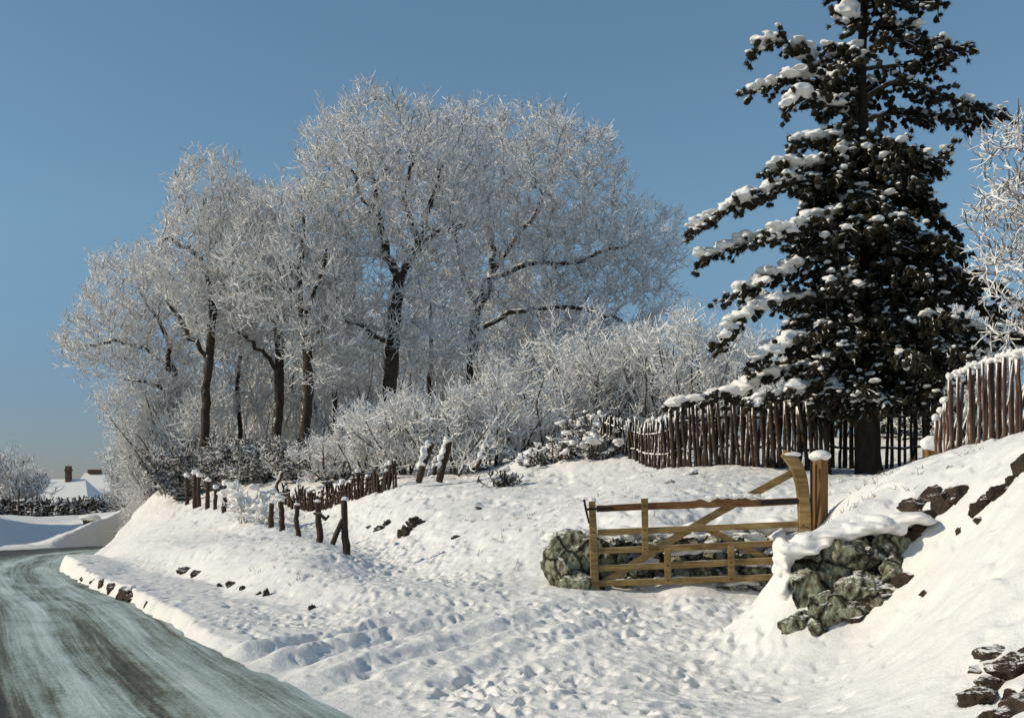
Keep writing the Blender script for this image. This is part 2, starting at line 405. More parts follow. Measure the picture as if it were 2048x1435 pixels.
for a in [(740, 1435, 8.6), (1024, 1435, 8.5), (1300, 1435, 8.2), (1650, 1435, 7.4), (2048, 1435, 6.0),
          (1024, 1300, 11.36), (1300, 1300, 11.1), (1500, 1300, 10.8), (700, 1330, 10.84), (900, 1200, 15.2), (1100, 1200, 14.6), (1400, 1200, 14.3),
          (600, 1215, 15.2), (440, 1172, 20), (360, 1147, 24), (210, 1117, 34), (330, 1190, 17), (250, 1170, 18.8), (180, 1140, 23.7), (140, 1112, 32.7), (520, 1260, 13.4),
          (690, 1110, 20), (638, 1091, 23), (600, 1081, 25.5), (562, 1072, 28), (470, 1040, 34), (375, 1003, 45), (340, 1010, 45), (640, 1165, 17), (560, 1140, 18.5), (450, 1100, 25), (300, 1062, 40), (205, 1110, 41), (265, 1068, 43),
          (760, 1180, 16.1), (740, 1112, 20.5), (800, 1130, 18.5), (760, 1092, 22), (700, 1062, 26), (620, 1015, 34), (560, 988, 38),
          (860, 1110, 19.5), (950, 1130, 17.8), (820, 1070, 22.5), (1000, 1040, 22), (1080, 1180, 16), (1090, 1060, 19), (930, 985, 27), (1000, 945, 32), (1100, 932, 32), (1150, 866, 31.5), (1085, 897, 32), (1225, 856, 31), (1290, 862, 31), (1110, 938, 29), (1190, 934, 28.4), (1290, 936, 27.5), (800, 972, 31), (700, 972, 35), (640, 972, 37), (560, 962, 42),
          (1300, 1050, 17.1), (1550, 1043, 17.1), (1200, 1187, 15.65), (1300, 1188, 15.65), (1450, 1182, 15.65), (1580, 1172, 15.65), (1300, 1000, 19), (1550, 1000, 19), (1400, 952, 22.5), (1600, 952, 22.5), (1200, 1190, 15.3), (1550, 1190, 15.0), (1300, 940, 26),
          (1555, 1292, 10.6), (1700, 1245, 10.6), (1850, 1155, 10.3), (2048, 1290, 6.7), (2048, 1100, 8), (1800, 1300, 8.6), (2048, 980, 9.5), (2048, 880, 11.3), (1640, 1072, 11.6), (1700, 1010, 12.6), (1800, 955, 13), (1900, 915, 13), (1582, 1088, 11.8), (1540, 1220, 12.6),
          (1640, 1050, 15.6), (1700, 985, 17), (1735, 945, 25), (1860, 935, 22), (2048, 875, 14.5), (1900, 905, 18), (2048, 897, 25),
          (780, 925, 45), (410, 925, 48), (1000, 900, 48), (1100, 905, 40), (1400, 885, 36), (1700, 905, 40),
          (60, 1035, 66), (170, 1040, 66), (0, 1088, 53), (150, 1035, 120), (0, 1030, 110)]: cp(*a)
CP += [np.array(a, float) for a in [(-22, 27, 1.6), (-12.2, 10, 1.6), (-8, 3, 1.5), (-27.5, 45, 2.2), (-31, 56, 2.6), (-16.5, 16, 1.7), (-60, 120, -1.5), (0, 120, 2), (60, 120, 3), (0, 75, 3.2), (60, 60, 3.2), (30, 30, 3.2), (15, 12, 3.2), (11.5, 36, 3.5), (10, 4, 2.2), (6.5, 7.5, 2.3), (6, 0, .9), (-40, 70, -.3), (0, 3, 0), (0, -3, 0), (-3, -3, 0), (4, 4, .45), (30, 3, 3), (-30, 5, .8)]]  # first points raise the unseen left bank to shade the lane
CP = np.array(CP)
def warp(x, y):
    yy = np.maximum(y + 6, 1.0)
    return np.stack([x / yy * 4, np.log(yy) * 2], -1)
def _tps_fit(p, z, lam=2e-4):
    n = len(p); d = np.linalg.norm(p[:, None] - p[None], axis=2)
    K = np.where(d > 0, d * d * np.log(np.maximum(d, 1e-9)), 0) + lam * np.eye(n)
    A = np.zeros((n + 3, n + 3)); A[:n, :n] = K; A[:n, n] = 1; A[:n, n + 1:] = p; A[n, :n] = 1; A[n + 1:, :n] = p.T
    return np.linalg.solve(A, np.concatenate([z, [0, 0, 0]]))
TP = warp(CP[:, 0], CP[:, 1]); TW = _tps_fit(TP, CP[:, 2])
def tps(x, y):
    q = warp(x, y); s = TW[-3] + TW[-2] * q[..., 0] + TW[-1] * q[..., 1]
    for i in range(len(TP)):
        d2 = (q[..., 0] - TP[i, 0]) ** 2 + (q[..., 1] - TP[i, 1]) ** 2
        s = s + TW[i] * .5 * d2 * np.log(np.maximum(d2, 1e-18))
    return s
def prints(x, y, cell, seed, depth, ln, wd):
    """trodden footprints: one per cell, random place and heading"""
    out = np.zeros_like(x); ix, iy = np.floor(x / cell).astype(int), np.floor(y / cell).astype(int)
    for a in (-1, 0, 1):
        for b in (-1, 0, 1):
            jx, jy = ix + a, iy + b
            def h(k): return _VAL[(_PERM[(_PERM[(jx * 3 + k * 31 + seed) & 511] + jy) & 511] + k) & 511]
            cx, cy = (jx + .1 + .8 * h(1)) * cell, (jy + .1 + .8 * h(2)) * cell
            t = (h(3) - .5) * 3.0 + .3; ca, sa = np.cos(t), np.sin(t)
            dx, dy = x - cx, y - cy
            u, v = (dx * sa + dy * ca) / ln, (dx * ca - dy * sa) / wd
            r2 = u * u + v * v
            on = (h(5) > .25)
            out += on * depth * (-np.exp(-r2 * r2 * 1.2) + .35 * np.exp(-(np.sqrt(r2) - 1.45) ** 2 * 6)) * (.5 + h(4))
    return out
TRACK = np.array([PX(1150, 9), 9, PX(1050, 12), 12, PX(900, 15.2), 15.2, PX(800, 18.5), 18.5, PX(755, 22), 22, PX(700, 26), 26, PX(620, 34), 34, PX(560, 38), 38]).reshape(-1, 2)
TRACK = catmull(TRACK, 5)
FOOT = catmull(np.array([P(195, 1112, 39), P(280, 1130, 29), P(360, 1147, 24), P(440, 1170, 20), P(530, 1192, 17.4), P(620, 1215, 15.2), P(720, 1236, 13.8)])[::-1, :2], 4)
CREST = catmull(np.array([P(690, 1110, 20), P(638, 1091, 23), P(562, 1072, 28), P(470, 1040, 34), P(375, 1003, 45)])[:, :2], 4)
def terrain(x, y, detail=True):
    x = np.asarray(x, float); y = np.asarray(y, float)
    z = tps(x, np.clip(y, -4, 150))
    far = sstep(110, 190, np.hypot(x, y)); z = z * (1 - far) + far * (-1.5)
    z = z - .34 * np.exp(-(sdist(x, y, TRACK) / 1.15) ** 2) * sstep(15.5, 19, y) * sstep(42, 36, y)
    fd = sdist(x, y, FOOT); fm = sstep(14.2, 15.8, y) * sstep(46, 40, y) * sstep(6.5, 4.5, np.abs(fd))
    z = z + fm * (.20 * sstep(-.1, .9, fd) * np.exp(-np.maximum(fd, 0) / 3.0) - .10 * np.exp(-((fd + .45) / .5) ** 2))
    z = z + .13 * np.exp(-(sdist(x, y, CREST) / .75) ** 2) * sstep(17, 20, y) * sstep(47, 43, y)
    sd = sdist(x, y, EDGE); sl = sdist(x, y, LEDGE)
    z = z + 11 * np.exp(-((x + 45) ** 2 + ((y - 54) * .8) ** 2) / 62.)  # unseen hill added left of the view to shade the far verge
    z = z + np.where(sl < 0, 1.5 * sstep(.4, 3.2, -sl) * sstep(27, 20, y), 0)  # unseen roadside bank, built up on the left to shade the lane
    zr = zroad(y)
    wig = (.16 + .2 * sstep(14, 11, y)) * fbm(x * 1.1, y * 1.1, 3.0, 4)
    w = .22 + 1.1 * sstep(13.5, 11.0, y) + 0.5 * sstep(36, 50, y)
    # verge keeps a low shoulder above the carriageway
    sh = .17 * sstep(12.5, 15, y) * sstep(40, 34, y) + .03
    near = np.maximum(z, zr + sh * np.exp(-np.maximum(sd, 0) / 3.0))
    z = np.where(sd > 0, near, z)
    tR = sstep(0, 1, (sd + wig) / w)
    tL = sstep(0, 1, (-sl + wig * .6 - .1) / .8)
    lo = zr - .07
    on = (sd < 0)
    z = np.where(on, lo + (np.maximum(z, zr + .1) - lo) * tL, lo + (z - lo) * tR)
    if not detail: return z
    off = np.where(on, tL, tR)
    dist = np.hypot(x, y)
    amp = .045 * (1 + sstep(20, 60, dist) * 1.5)
    d = amp * fbm(x * .55, y * .55, 0, 4) + .024 * fbm(x * 2.7, y * 2.7, 9.0, 3) + .013 * fbm(x * 8, y * 8, 2.0, 3) - .03 * sstep(.35, .6, fbm(x * 5, y * 5, 31.0, 2))
    # trampled ground by the gateway and along the track
    ft = sstep(1.7, .6, np.abs(sdist(x, y, TRACK))) * sstep(40, 34, y)
    fg = sstep(.1, .9, sd) * sstep(15.6, 14.2, y) * sstep(.62, .45, z) * sstep(.25, -.35, x - (.28 * y - .5))
    tr = np.maximum(ft, fg)
    tr = tr * (.45 + .75 * sstep(-.25, .3, fbm(x * .8, y * .8, 7.0, 3)))
    tr = tr * (1 - .75 * sstep(9.4, 10.4, y) * sstep(14.5, 12.8, y) * sstep(.6, -.4, x + .2 - .5 * (y - 11.5)))
    d = d + tr * (prints(x, y, .21, 11, .033, .095, .045) + prints(x + 31, y + 7, .37, 29, .032, .13, .06) + .03 * fbm(x * 5, y * 5, 5.0, 4))
    # wheel ruts swinging from the road into the gateway
    for k, (r0, dep) in enumerate(((0., .12), (.9, .10), (2.0, .09), (3.3, .06))):
        c = -2.9 + .95 * r0 + .075 * (y - 11.2) ** 2 + .5 * (y - 11.5)
        q = (x - c + .07 * fbm(x * 2, y * 2, k, 2)) / .21
        rw = sstep(9.2, 10.3, y) * sstep(15.2, 12.8, y) * sstep(.05, .6, sd)
        d = d + rw * dep * .8 * (-np.exp(-q * q) + .5 * np.exp(-(np.abs(q) - 1.7) ** 2 * 2.2))
    # slipped streaks and undercut ledges on the open bank faces
    bank = sstep(.45, .7, z) * sstep(60, 40, y)
    d = d + bank * (.035 * fbm(x * 1.2 + y * .5, (y - x * .6) * 4.5, 4.0, 4) + .022 * fbm(x * 3.1, y * 3.1, 14.0, 4) - .05 * sstep(.25, .5, fbm(x * 1.7, y * 1.1, 24.0, 3)))
    z = z + d * off
    return z
def tz(x, y, detail=True):
    return float(terrain(np.array([x], float), np.array([y], float), detail)[0])

def build_ground():
    tu = np.concatenate([np.linspace(-6, -.75, 30)[:-1], np.linspace(-.75, -.36, 60)[:-1], np.linspace(-.36, .42, 700), np.linspace(.42, .8, 50)[1:], np.linspace(.8, 6, 30)[1:]])
    ys = [-4.0]
    while ys[-1] < 75: ys.append(ys[-1] + max(.028, .0029 * (max(ys[-1], 0) + 2)) * (3 if ys[-1] < 4 else 1))
    while ys[-1] < 7000: ys.append(ys[-1] + .07 * ys[-1])
    ys = np.array(ys)
    X = tu[None, :] * (ys[:, None] + 6); Y = np.repeat(ys[:, None], len(tu), 1)
    Z = np.zeros_like(X)
    for i in range(0, len(ys), 60):
        Z[i:i + 60] = terrain(X[i:i + 60], Y[i:i + 60])
    nY, nX = X.shape
    i = np.arange(nY - 1)[:, None] * nX + np.arange(nX - 1)[None]
    q = np.stack([i, i + 1, i + nX + 1, i + nX], -1).reshape(-1, 4)
    o = mesh('ground', np.stack([X, Y, Z], -1).reshape(-1, 3), q, M_SNOW, smooth=True)
    tag(o, 'snow covered ground with banks, verge and trampled track', 'ground', kind='structure')
build_ground()
def build_road():
    nu = 30; v = []; uv = []
    L = EDGE[1:]; nn = ENORM[1:]
    s = np.concatenate([[0], np.cumsum(np.linalg.norm(np.diff(L, axis=0), axis=1))])
    dense = np.linspace(0, s[-1], 420)
    px = np.interp(dense, s, L[:, 0]); py = np.interp(dense, s, L[:, 1]); nx = np.interp(dense, s, nn[:, 0]); ny = np.interp(dense, s, nn[:, 1])
    us = np.linspace(-.35, ROADW + .3, nu)
    X = px[:, None] + nx[:, None] * us; Y = py[:, None] + ny[:, None] * us
    Z = zroad(Y) + .025 * fbm(X * .8, Y * .8, 1., 3) + .012 * fbm(X * 3.5, Y * 3.5, 6., 2) - .05 * sstep(0, -.35, us)[None]
    n = len(dense); i = np.arange(n - 1)[:, None] * nu + np.arange(nu - 1)[None]
    q = np.stack([i, i + nu, i + nu + 1, i + 1], -1).reshape(-1, 4)
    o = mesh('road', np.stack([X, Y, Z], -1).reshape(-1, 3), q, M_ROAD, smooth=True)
    me = o.data; l = me.uv_layers.new(name='UVMap')
    U = np.stack([np.repeat(us[None], n, 0), np.repeat(dense[:, None], nu, 1)], -1).reshape(-1, 2)
    idx = np.zeros(len(me.loops), np.int32); me.loops.foreach_get('vertex_index', idx)
    l.data.foreach_set('uv', U[idx].astype(np.float32).ravel())
    tag(o, 'icy lane of packed grey green snow bending to the right', 'road', kind='structure')
build_road()

# ------------------------------------------------------------------ twigs, trees, shrubs
def grow(rs, p, d, L, nseg, r0, r1, up=.15, wob=.25):
    """batch of curved shoots -> seg arrays and all nodes with headings"""
    M = len(p); seg = []; nodes = []; heads = []
    d = unit(d); L = np.broadcast_to(np.asarray(L, float), (M,)); r0 = np.broadcast_to(np.asarray(r0, float), (M,)); r1 = np.broadcast_to(np.asarray(r1, float), (M,))
    for i in range(nseg):
        d = unit(d + np.array([0, 0, up]) + rs.randn(M, 3) * wob)
        q = p + d * (L / nseg)[:, None]
        a = r0 + (r1 - r0) * i / nseg; b = r0 + (r1 - r0) * (i + 1) / nseg
        seg.append((p, q, a, b)); nodes.append(q); heads.append(d); p = q
    S = [np.concatenate([s[k] for s in seg]) for k in range(4)]
    return S, np.concatenate(nodes), np.concatenate(heads)
def segs_mesh(name, S, mat, parent, n=3):
    v, f = prisms(S[0], S[1], S[2], S[3], n)
    return mesh(name, v, f, mat, parent)
def cat(*Ss): return [np.concatenate([s[k] for s in Ss]) for k in range(4)]

def colonize(rs, attr, trunk, step, di, dk, iters=90, up=.08, jit=.18, par=None):
    pos = np.array(trunk, float); par = np.array(par)
    kids = np.bincount(par[1:], minlength=len(pos))
    alive = np.ones(len(attr), bool)
    D = np.linalg.norm(attr[:, None] - pos[None], axis=2); ni = D.argmin(1); nd = D.min(1)
    for it in range(iters):
        act = alive & (nd < di)
        if not act.any():
            if it > 3: break
            act = alive & (nd < nd[alive].min() * 1.3)
        dirs = np.zeros_like(pos); cnt = np.zeros(len(pos))
        dv = unit(attr[act] - pos[ni[act]])
        np.add.at(dirs, ni[act], dv); np.add.at(cnt, ni[act], 1)
        g = np.where((cnt > 0) & (kids < 3))[0]
        if len(g) == 0: break
        dd = unit(unit(dirs[g]) + rs.randn(len(g), 3) * jit + np.array([0, 0, up]))
        new = pos[g] + dd * step
        n0 = len(pos); pos = np.concatenate([pos, new]); par = np.concatenate([par, g]); kids[g] += 1
        kids = np.concatenate([kids, np.zeros(len(g), int)])
        D = np.linalg.norm(attr[:, None] - new[None], axis=2)
        m = D.min(1); a = D.argmin(1); b = m < nd
        ni = np.where(b, a + n0, ni); nd = np.where(b, m, nd)
        alive &= nd > dk
        if not alive.any(): break
    return pos, par
def ellipsoid_points(rs, ells, n, Y0, shell=.55):
    """ells: (px,py,rx_px,ry_px,depth_offset,depth_radius,weight)"""
    w = np.array([e[6] for e in ells], float); w /= w.sum(); out = []
    for e, k in zip(ells, (w * n).astype(int)):
        u = unit(rs.randn(k, 3)) * (rs.rand(k, 1) ** (1 / 3.) * (1 - shell) + shell * rs.rand(k, 1) ** .25)
        Y = Y0 + e[4] + u[:, 1] * e[5]
        px = e[0] + u[:, 0] * e[2]; py = e[1] - u[:, 2] * e[3]
        sc = Y0 + e[4]
        out.append(np.stack([(px - CX) * sc / F, Y, CZ - (py - HZ) * sc / F], 1))
    return np.concatenate(out)
def make_tree(label, seed, Y0, trunk_px, ells, n_attr, rt, limbs=(), step=.32, di=4.0, dk=.5, r_tip=.012, e=2.3, twl=.62, k1=3, k2=2.1, group=None, rtw=.0155, mat=None, droop=0.0, up=.10):
    rs = np.random.RandomState(seed)
    tp = [P(a, b, Y0 + c) for a, b, c in trunk_px]
    base = tp[0].copy(); base[2] = tz(base[0], base[1], False) - .15
    tp[0] = base
    path = catmull(tp, 6); wn = np.cumsum(rs.randn(len(path), 3) * [.02, .02, 0], axis=0); path = path + (wn - np.linspace(0, 1, len(path))[:, None] * wn[-1]) * 1.0
    attr = ellipsoid_points(rs, ells, n_attr, Y0)
    attr = attr[attr[:, 2] > base[2] + 1.0]
    nodes = list(path); prn = [-1] + list(range(len(path) - 1))
    for lb in limbs:
        q = catmull([P(a, b, Y0 + c) for a, b, c in lb], 5)
        pr = int(np.argmin(np.linalg.norm(np.array(nodes) - q[0], axis=1)))
        for w in q[1:]:
            nodes.append(w + rs.randn(3) * .05); prn.append(pr); pr = len(nodes) - 1
    pos, par = colonize(rs, attr, np.array(nodes), step, di, dk, up=up, par=prn)
    n = len(pos); kid = np.zeros(n)
    acc = np.zeros(n)
    for i in range(n - 1, 0, -1):
        if acc[i] == 0: acc[i] = r_tip ** e
        acc[par[i]] += acc[i]
    r = acc ** (1 / e); r *= 1.0
    sc = rt / r[0]
    big = np.clip((r - r_tip) / (r[0] - r_tip), 0, 1)
    r = r * (1 + (sc - 1) * big ** .5)
    k0 = len(path); k1n = len(nodes)
    for q in range(k0, k1n): r[q] = max(r[q], .115 * (rt / .28) ** .5 - .055 * ((q - k0) % 10) / 10)
    for q in range(n - 1, 0, -1): r[par[q]] = max(r[par[q]], r[q])
    r[0] *= 1.3; r[1] *= 1.1
    t = thing('frosted_tree', base, label, 'tree', group)
    i = np.arange(1, n); p0, p1 = pos[par[i]], pos[i]
    rr1 = r[i]; rr0 = np.where(r[par[i]] > rr1 * 1.6, rr1 * 1.25, r[par[i]])
    d = unit(p1 - p0)
    ex = (np.minimum(rr0, rr1) * .35)[:, None] * d
    thick = rr1 > .055
    mb = MB()
    m = rr1 > .055
    v, f = prisms(p0[m] - ex[m], p1[m] + ex[m], rr0[m], rr1[m], 7); mb.add(v, f)
    tr = mb.build('trunk', M_BARK, t, smooth=True)
    m = ~thick
    S = [p0[m] - ex[m], p1[m] + ex[m], rr0[m], rr1[m]]
    # fine shoots
    th = np.where(r[1:] < .05)[0] + 1
    hd = unit(pos[th] - pos[par[th]])
    idx = np.repeat(np.arange(len(th)), k1)
    out = unit(pos[th] - (pos.mean(0) + np.array([0, 0, -1.5])))
    dd = hd[idx] * .55 + out[idx] * .35 + rs.randn(len(idx), 3) * .6 + np.array([0, 0, .12 - droop])
    S1, n1, h1 = grow(rs, pos[th][idx], dd, twl * rs.uniform(.5, 1.25, len(idx)), 4, rtw, rtw * .7, up=.20 - droop, wob=.17)
    idx = rs.randint(0, len(n1), int(len(n1) * k2 / 2.2))
    dd = h1[idx] * .8 + rs.randn(len(idx), 3) * .65 + np.array([0, 0, .15 - droop])
    S2, n2, h2 = grow(rs, n1[idx], dd, twl * .55 * rs.uniform(.5, 1.3, len(idx)), 2, rtw * .85, rtw * .65, up=.2 - droop, wob=.2)
    segs_mesh('crown', cat(S, S1, S2), mat or M_TWIG, t)
    return t
G_TREES = 'tall frosted trees beyond the bank'
# px, py, rx, ry, depth offset, depth radius, weight
make_tree('largest frosted tree with a thick forked trunk, tall rounded crown above the leaning stakes', 11, 45,
          [(772, 925, 0), (776, 840, 0), (780, 760, 0), (786, 670, .1), (792, 600, 0), (798, 552, 0)],
          [(770, 350, 190, 165, 0, 3.6, 3.2), (700, 400, 125, 150, -.5, 2.5, 1.5), (860, 400, 150, 190, -.5, 3, 2.0), (790, 560, 200, 130, .5, 3, 1.2), (700, 660, 110, 90, 0, 2.5, .5), (870, 640, 120, 110, 0, 2.5, .6)], 3100, .28, group=G_TREES,
          limbs=[[(798, 552, 0), (774, 510, .3), (762, 440, .4), (748, 372, .3), (738, 310, .2)], [(798, 552, 0), (836, 492, -.3), (872, 464, -.5), (930, 452, -.7)], [(838, 490, -.3), (852, 440, .2), (866, 390, .3), (884, 330, .4)],
                 [(762, 440, .4), (722, 392, -.3), (704, 340, -.6)], [(748, 372, .3), (790, 312, .9), (812, 270, 1.2)], [(838, 490, -.3), (812, 400, -.8), (826, 320, -1)], [(784, 690, 0), (735, 655, -.8), (690, 640, -1.2)]])
make_tree('broad frosted tree with a rounded right crown and sagging lower boughs', 12, 50,
          [(945, 905, 0), (942, 800, 0), (946, 700, 0), (955, 620, 0), (968, 560, 0)],
          [(1030, 370, 185, 165, 0, 4, 2.6), (1130, 380, 145, 150, 0, 3.5, 1.8), (930, 330, 130, 130, 1, 3, 1.3), (1180, 520, 150, 120, 0, 3.5, 1.5), (1050, 560, 170, 130, 0, 3.5, 1.5), (1240, 600, 120, 110, 0, 3, 1.2), (1290, 500, 95, 100, 0, 2.6, .9), (1130, 690, 170, 80, 0, 3, 1.2)], 3500, .26, group=G_TREES, droop=.03,
          limbs=[[(955, 620, 0), (985, 540, .2), (978, 440, .4), (962, 330, .5)], [(968, 560, 0), (1050, 530, -.5), (1150, 520, -1), (1262, 486, -1.2)], [(985, 540, .2), (1060, 440, 0), (1112, 340, .2)], [(950, 660, 0), (1040, 620, -.8), (1150, 612, -1.2), (1240, 640, -1.4)], [(955, 620, 0), (925, 540, -.6), (905, 440, -.8)]])
make_tree('slender frosted tree with a dark trunk left of the forked one', 13, 44,
          [(604, 925, 0), (610, 840, 0), (614, 760, 0), (612, 690, 0), (600, 610, 0), (598, 520, .2)],
          [(585, 470, 120, 100, 0, 2.6, 1.5), (625, 560, 110, 150, 0, 2.6, 1.4), (530, 560, 90, 110, 0, 2.4, 1.0), (650, 680, 90, 110, 0, 2.2, .9)], 1800, .20, group=G_TREES, limbs=[[(612, 690, 0), (650, 640, -.4), (690, 560, -.6)], [(600, 610, 0), (562, 560, .3), (545, 500, .4)], [(604, 640, 0), (645, 545, -.3), (652, 470, -.4)], [(600, 560, 0), (606, 460, 0), (590, 400, 0)]])
make_tree('frosted tree with the high pointed crown on a thick dark trunk, between slimmer trunks', 14, 47,
          [(545, 930, 0), (552, 850, 0), (556, 760, 0), (556, 680, 0), (548, 610, 0)],
          [(500, 500, 110, 130, 0, 2.6, 1.2), (560, 600, 110, 120, 0, 2.6, 1.0), (460, 620, 80, 110, 0, 2.2, .8)], 1350, .20, group=G_TREES, limbs=[[(548, 610, 0), (528, 555, .3), (482, 505, .4)], [(556, 650, 0), (590, 592, -.3), (602, 535, -.3)], [(556, 740, 0), (515, 690, -.5), (470, 660, -.8)]])
make_tree('frosted tree with a narrow leaning trunk and tufted top, second from the left', 15, 46,
          [(408, 930, 0), (412, 850, 0), (416, 770, 0), (420, 700, 0), (424, 620, 0), (412, 540, 0)],
          [(425, 400, 95, 90, 0, 2.6, 1.3), (390, 480, 80, 95, 0, 2.4, 1.1), (470, 470, 95, 110, 0, 2.4, 1.1), (440, 610, 100, 110, 0, 2.4, .9), (350, 560, 80, 60, 0, 2, .5)], 1600, .18, group=G_TREES, limbs=[[(424, 620, 0), (416, 545, -.2), (385, 502, -.4), (322, 478, -.6)], [(424, 620, 0), (452, 560, .3), (478, 480, .4)], [(418, 720, 0), (370, 660, -.4), (340, 600, -.6)]])
make_tree('leftmost frosted tree with a low spreading crown over the road bend', 16, 50,
          [(352, 925, 0), (352, 860, 0), (350, 800, 0), (345, 740, 0), (340, 700, 0)],
          [(270, 600, 110, 110, 0, 3, 1.5), (220, 690, 105, 80, 0, 3, 1.2), (320, 620, 100, 120, 0, 3, 1.3), (320, 750, 95, 80, 0, 3, 1.0), (330, 800, 60, 70, 0, 2, .4)], 1800, .17, group=G_TREES, limbs=[[(345, 740, 0), (300, 702, .2), (240, 684, .3), (180, 690, .3)], [(345, 740, 0), (332, 670, -.2), (290, 600, -.3)], [(350, 800, 0), (310, 770, -.5), (250, 760, -.8)]])

for seed, px, Y, lb, top in ((21, 478, 52, 'slim frosted tree between the two left dark trunks, set back', 640), (22, 668, 51, 'slim frosted tree set back between the slender tree and the forked one', 600), (23, 858, 53, 'slim frosted tree set back just right of the forked one', 560), (24, 1062, 54, 'slim frosted tree set back under the rounded right crown', 600)):
    make_tree(lb, seed, Y, [(px, 930, 0), (px + 3, 850, 0), (px - 2, 770, 0), (px + 4, 700, 0), (px + 2, top + 30, 0)], [(px, top, 60, 110, 0, 1.6, 1), (px + 10, top + 120, 75, 90, 0, 1.8, .7)], 420, .11, group=G_TREES)
def make_shrub(name, label, seed, px, Y, h, w, nst=11, group=None, mat=None, r=.022, dens=1.0, py=None, catg='shrub', k=3, upright=.22, thin=1.0):
    rs = np.random.RandomState(seed)
    x = PX(px, Y); z = tz(x, Y, False) - .05 if py is None else P(px, py, Y)[2]
    t = thing(name, (x, Y, z), label, catg, group)
    a = rs.rand(nst) * 6.283; sp = rs.rand(nst) ** .6
    p = np.stack([x + np.cos(a) * sp * w * .18, Y + np.sin(a) * sp * w * .15, np.full(nst, z)], 1)
    d = np.stack([np.cos(a) * sp * w * .55, np.sin(a) * sp * w * .5, h * (.75 + .35 * rs.rand(nst))], 1)
    L = np.linalg.norm(d, axis=1) * .92
    S0, n0, h0 = grow(rs, p, d, L, 7, r * 1.7, r * .7, up=.02, wob=.12)
    keep = n0[:, 2] > z + h * .1
    n0, h0 = n0[keep], h0[keep]
    i = rs.randint(0, len(n0), int(nst * 11 * dens))
    S1, n1, h1 = grow(rs, n0[i] + rs.randn(len(i), 3) * .02, h0[i] * .6 + rs.randn(len(i), 3) * [.75, .75, .45], h * .32 * rs.uniform(.5, 1.2, len(i)), 5, r * .85, r * .55, up=upright * .6, wob=.2)
    i = rs.randint(0, len(n1), int(len(n1) * k * .55 * dens))
    S2, n2, h2 = grow(rs, n1[i], h1[i] * .6 + rs.randn(len(i), 3) * .6, h * .17 * rs.uniform(.5, 1.3, len(i)), 3, r * .65 * thin, r * .45 * thin, up=upright, wob=.2)
    i = rs.randint(0, len(n2), int(len(n2) * .7 * dens))
    S3, _, _ = grow(rs, n2[i], h2[i] * .6 + rs.randn(len(i), 3) * .7, h * .09 * rs.uniform(.5, 1.3, len(i)), 2, r * .5 * thin, r * .4 * thin, up=upright, wob=.2)
    v, f = prisms(S0[0], S0[1], S0[2], S0[3], 5)
    MB().add(v, f).add(*blob((x, Y, z), (w * .22, w * .2, .09), seed, .2)).build('stems', M_TWIGD, t)
    segs_mesh('twigs', cat(S1, S2, S3), mat or M_SHRUB, t)
    return t
G_SHRUB = 'frosted shrubs on top of the bank'
SH = [(668, 38, 1.5, 2.0, 'low frosted shrub behind the broken brushwood fence'), (735, 36.5, 1.8, 2.6, 'frosted shrub right of the broken brushwood fence'),
      (815, 35, 2.1, 3, 'frosted shrub just behind the two leaning stakes'), (900, 34, 2.3, 3, 'bluish frosted shrub right of the leaning stakes'),
      (985, 35, 2.5, 3.2, 'frosted shrub behind the snowy hump of the bank'), (1065, 36, 2.8, 3.4, 'tall frosted shrub above the snow heaped fence end'),
      (1150, 38, 3.5, 3.6, 'tallest frosted shrub with long upright shoots, under the drooping boughs'), (1235, 38, 3.4, 3.6, 'frosted shrub with upright shoots behind the crossed pole fence'),
      (1320, 37, 3.2, 3.6, 'frosted shrub behind the left part of the crossed pole fence, near the pine'), (1405, 36, 3.3, 3.4, 'frosted shrub half hidden by the left boughs of the pine'),
      (1475, 37, 2.9, 3.2, 'frosted shrub farthest right, directly behind the low sagging pine bough')]
for i, (px, Y, h, w, lb) in enumerate(SH):
    make_shrub('frosted_shrub', lb, 100 + i, px, Y, h, w, 12, G_SHRUB, dens=1.0)
for i, (px, Y, h, w, lb) in enumerate([(1660, 33, 2.6, 3.2, 'frosted shrub seen between the upright poles left of the pine trunk'), (1760, 32, 2.6, 3.2, 'frosted shrub seen between the upright poles right of the pine trunk'), (1850, 31, 2.7, 3.2, 'frosted shrub behind the right end of the upright pole fence'), (1950, 29, 3.0, 3.2, 'frosted shrub behind the reddish pole fence')]):
    make_shrub('frosted_shrub', lb, 120 + i, px, Y, h, w, 13, G_SHRUB, dens=1.1)
LH = [(292, 52, 2.2, 1.3, 'small frosted bush at the road end of the roadside hedge'), (308, 50, 3.4, 1.5, 'frosted bush on the slope above the road bend'),
      (328, 49, 4.1, 2.3, 'tall frosted bush left of the post row'), (340, 48, 3.6, 2.6, 'frosted bush touching the last post of the row')]
for i, (px, Y, h, w, lb) in enumerate(LH):
    make_shrub('roadside_bush', lb, 140 + i, px, Y, h, w, 13, 'frosted roadside bushes', dens=1.1)

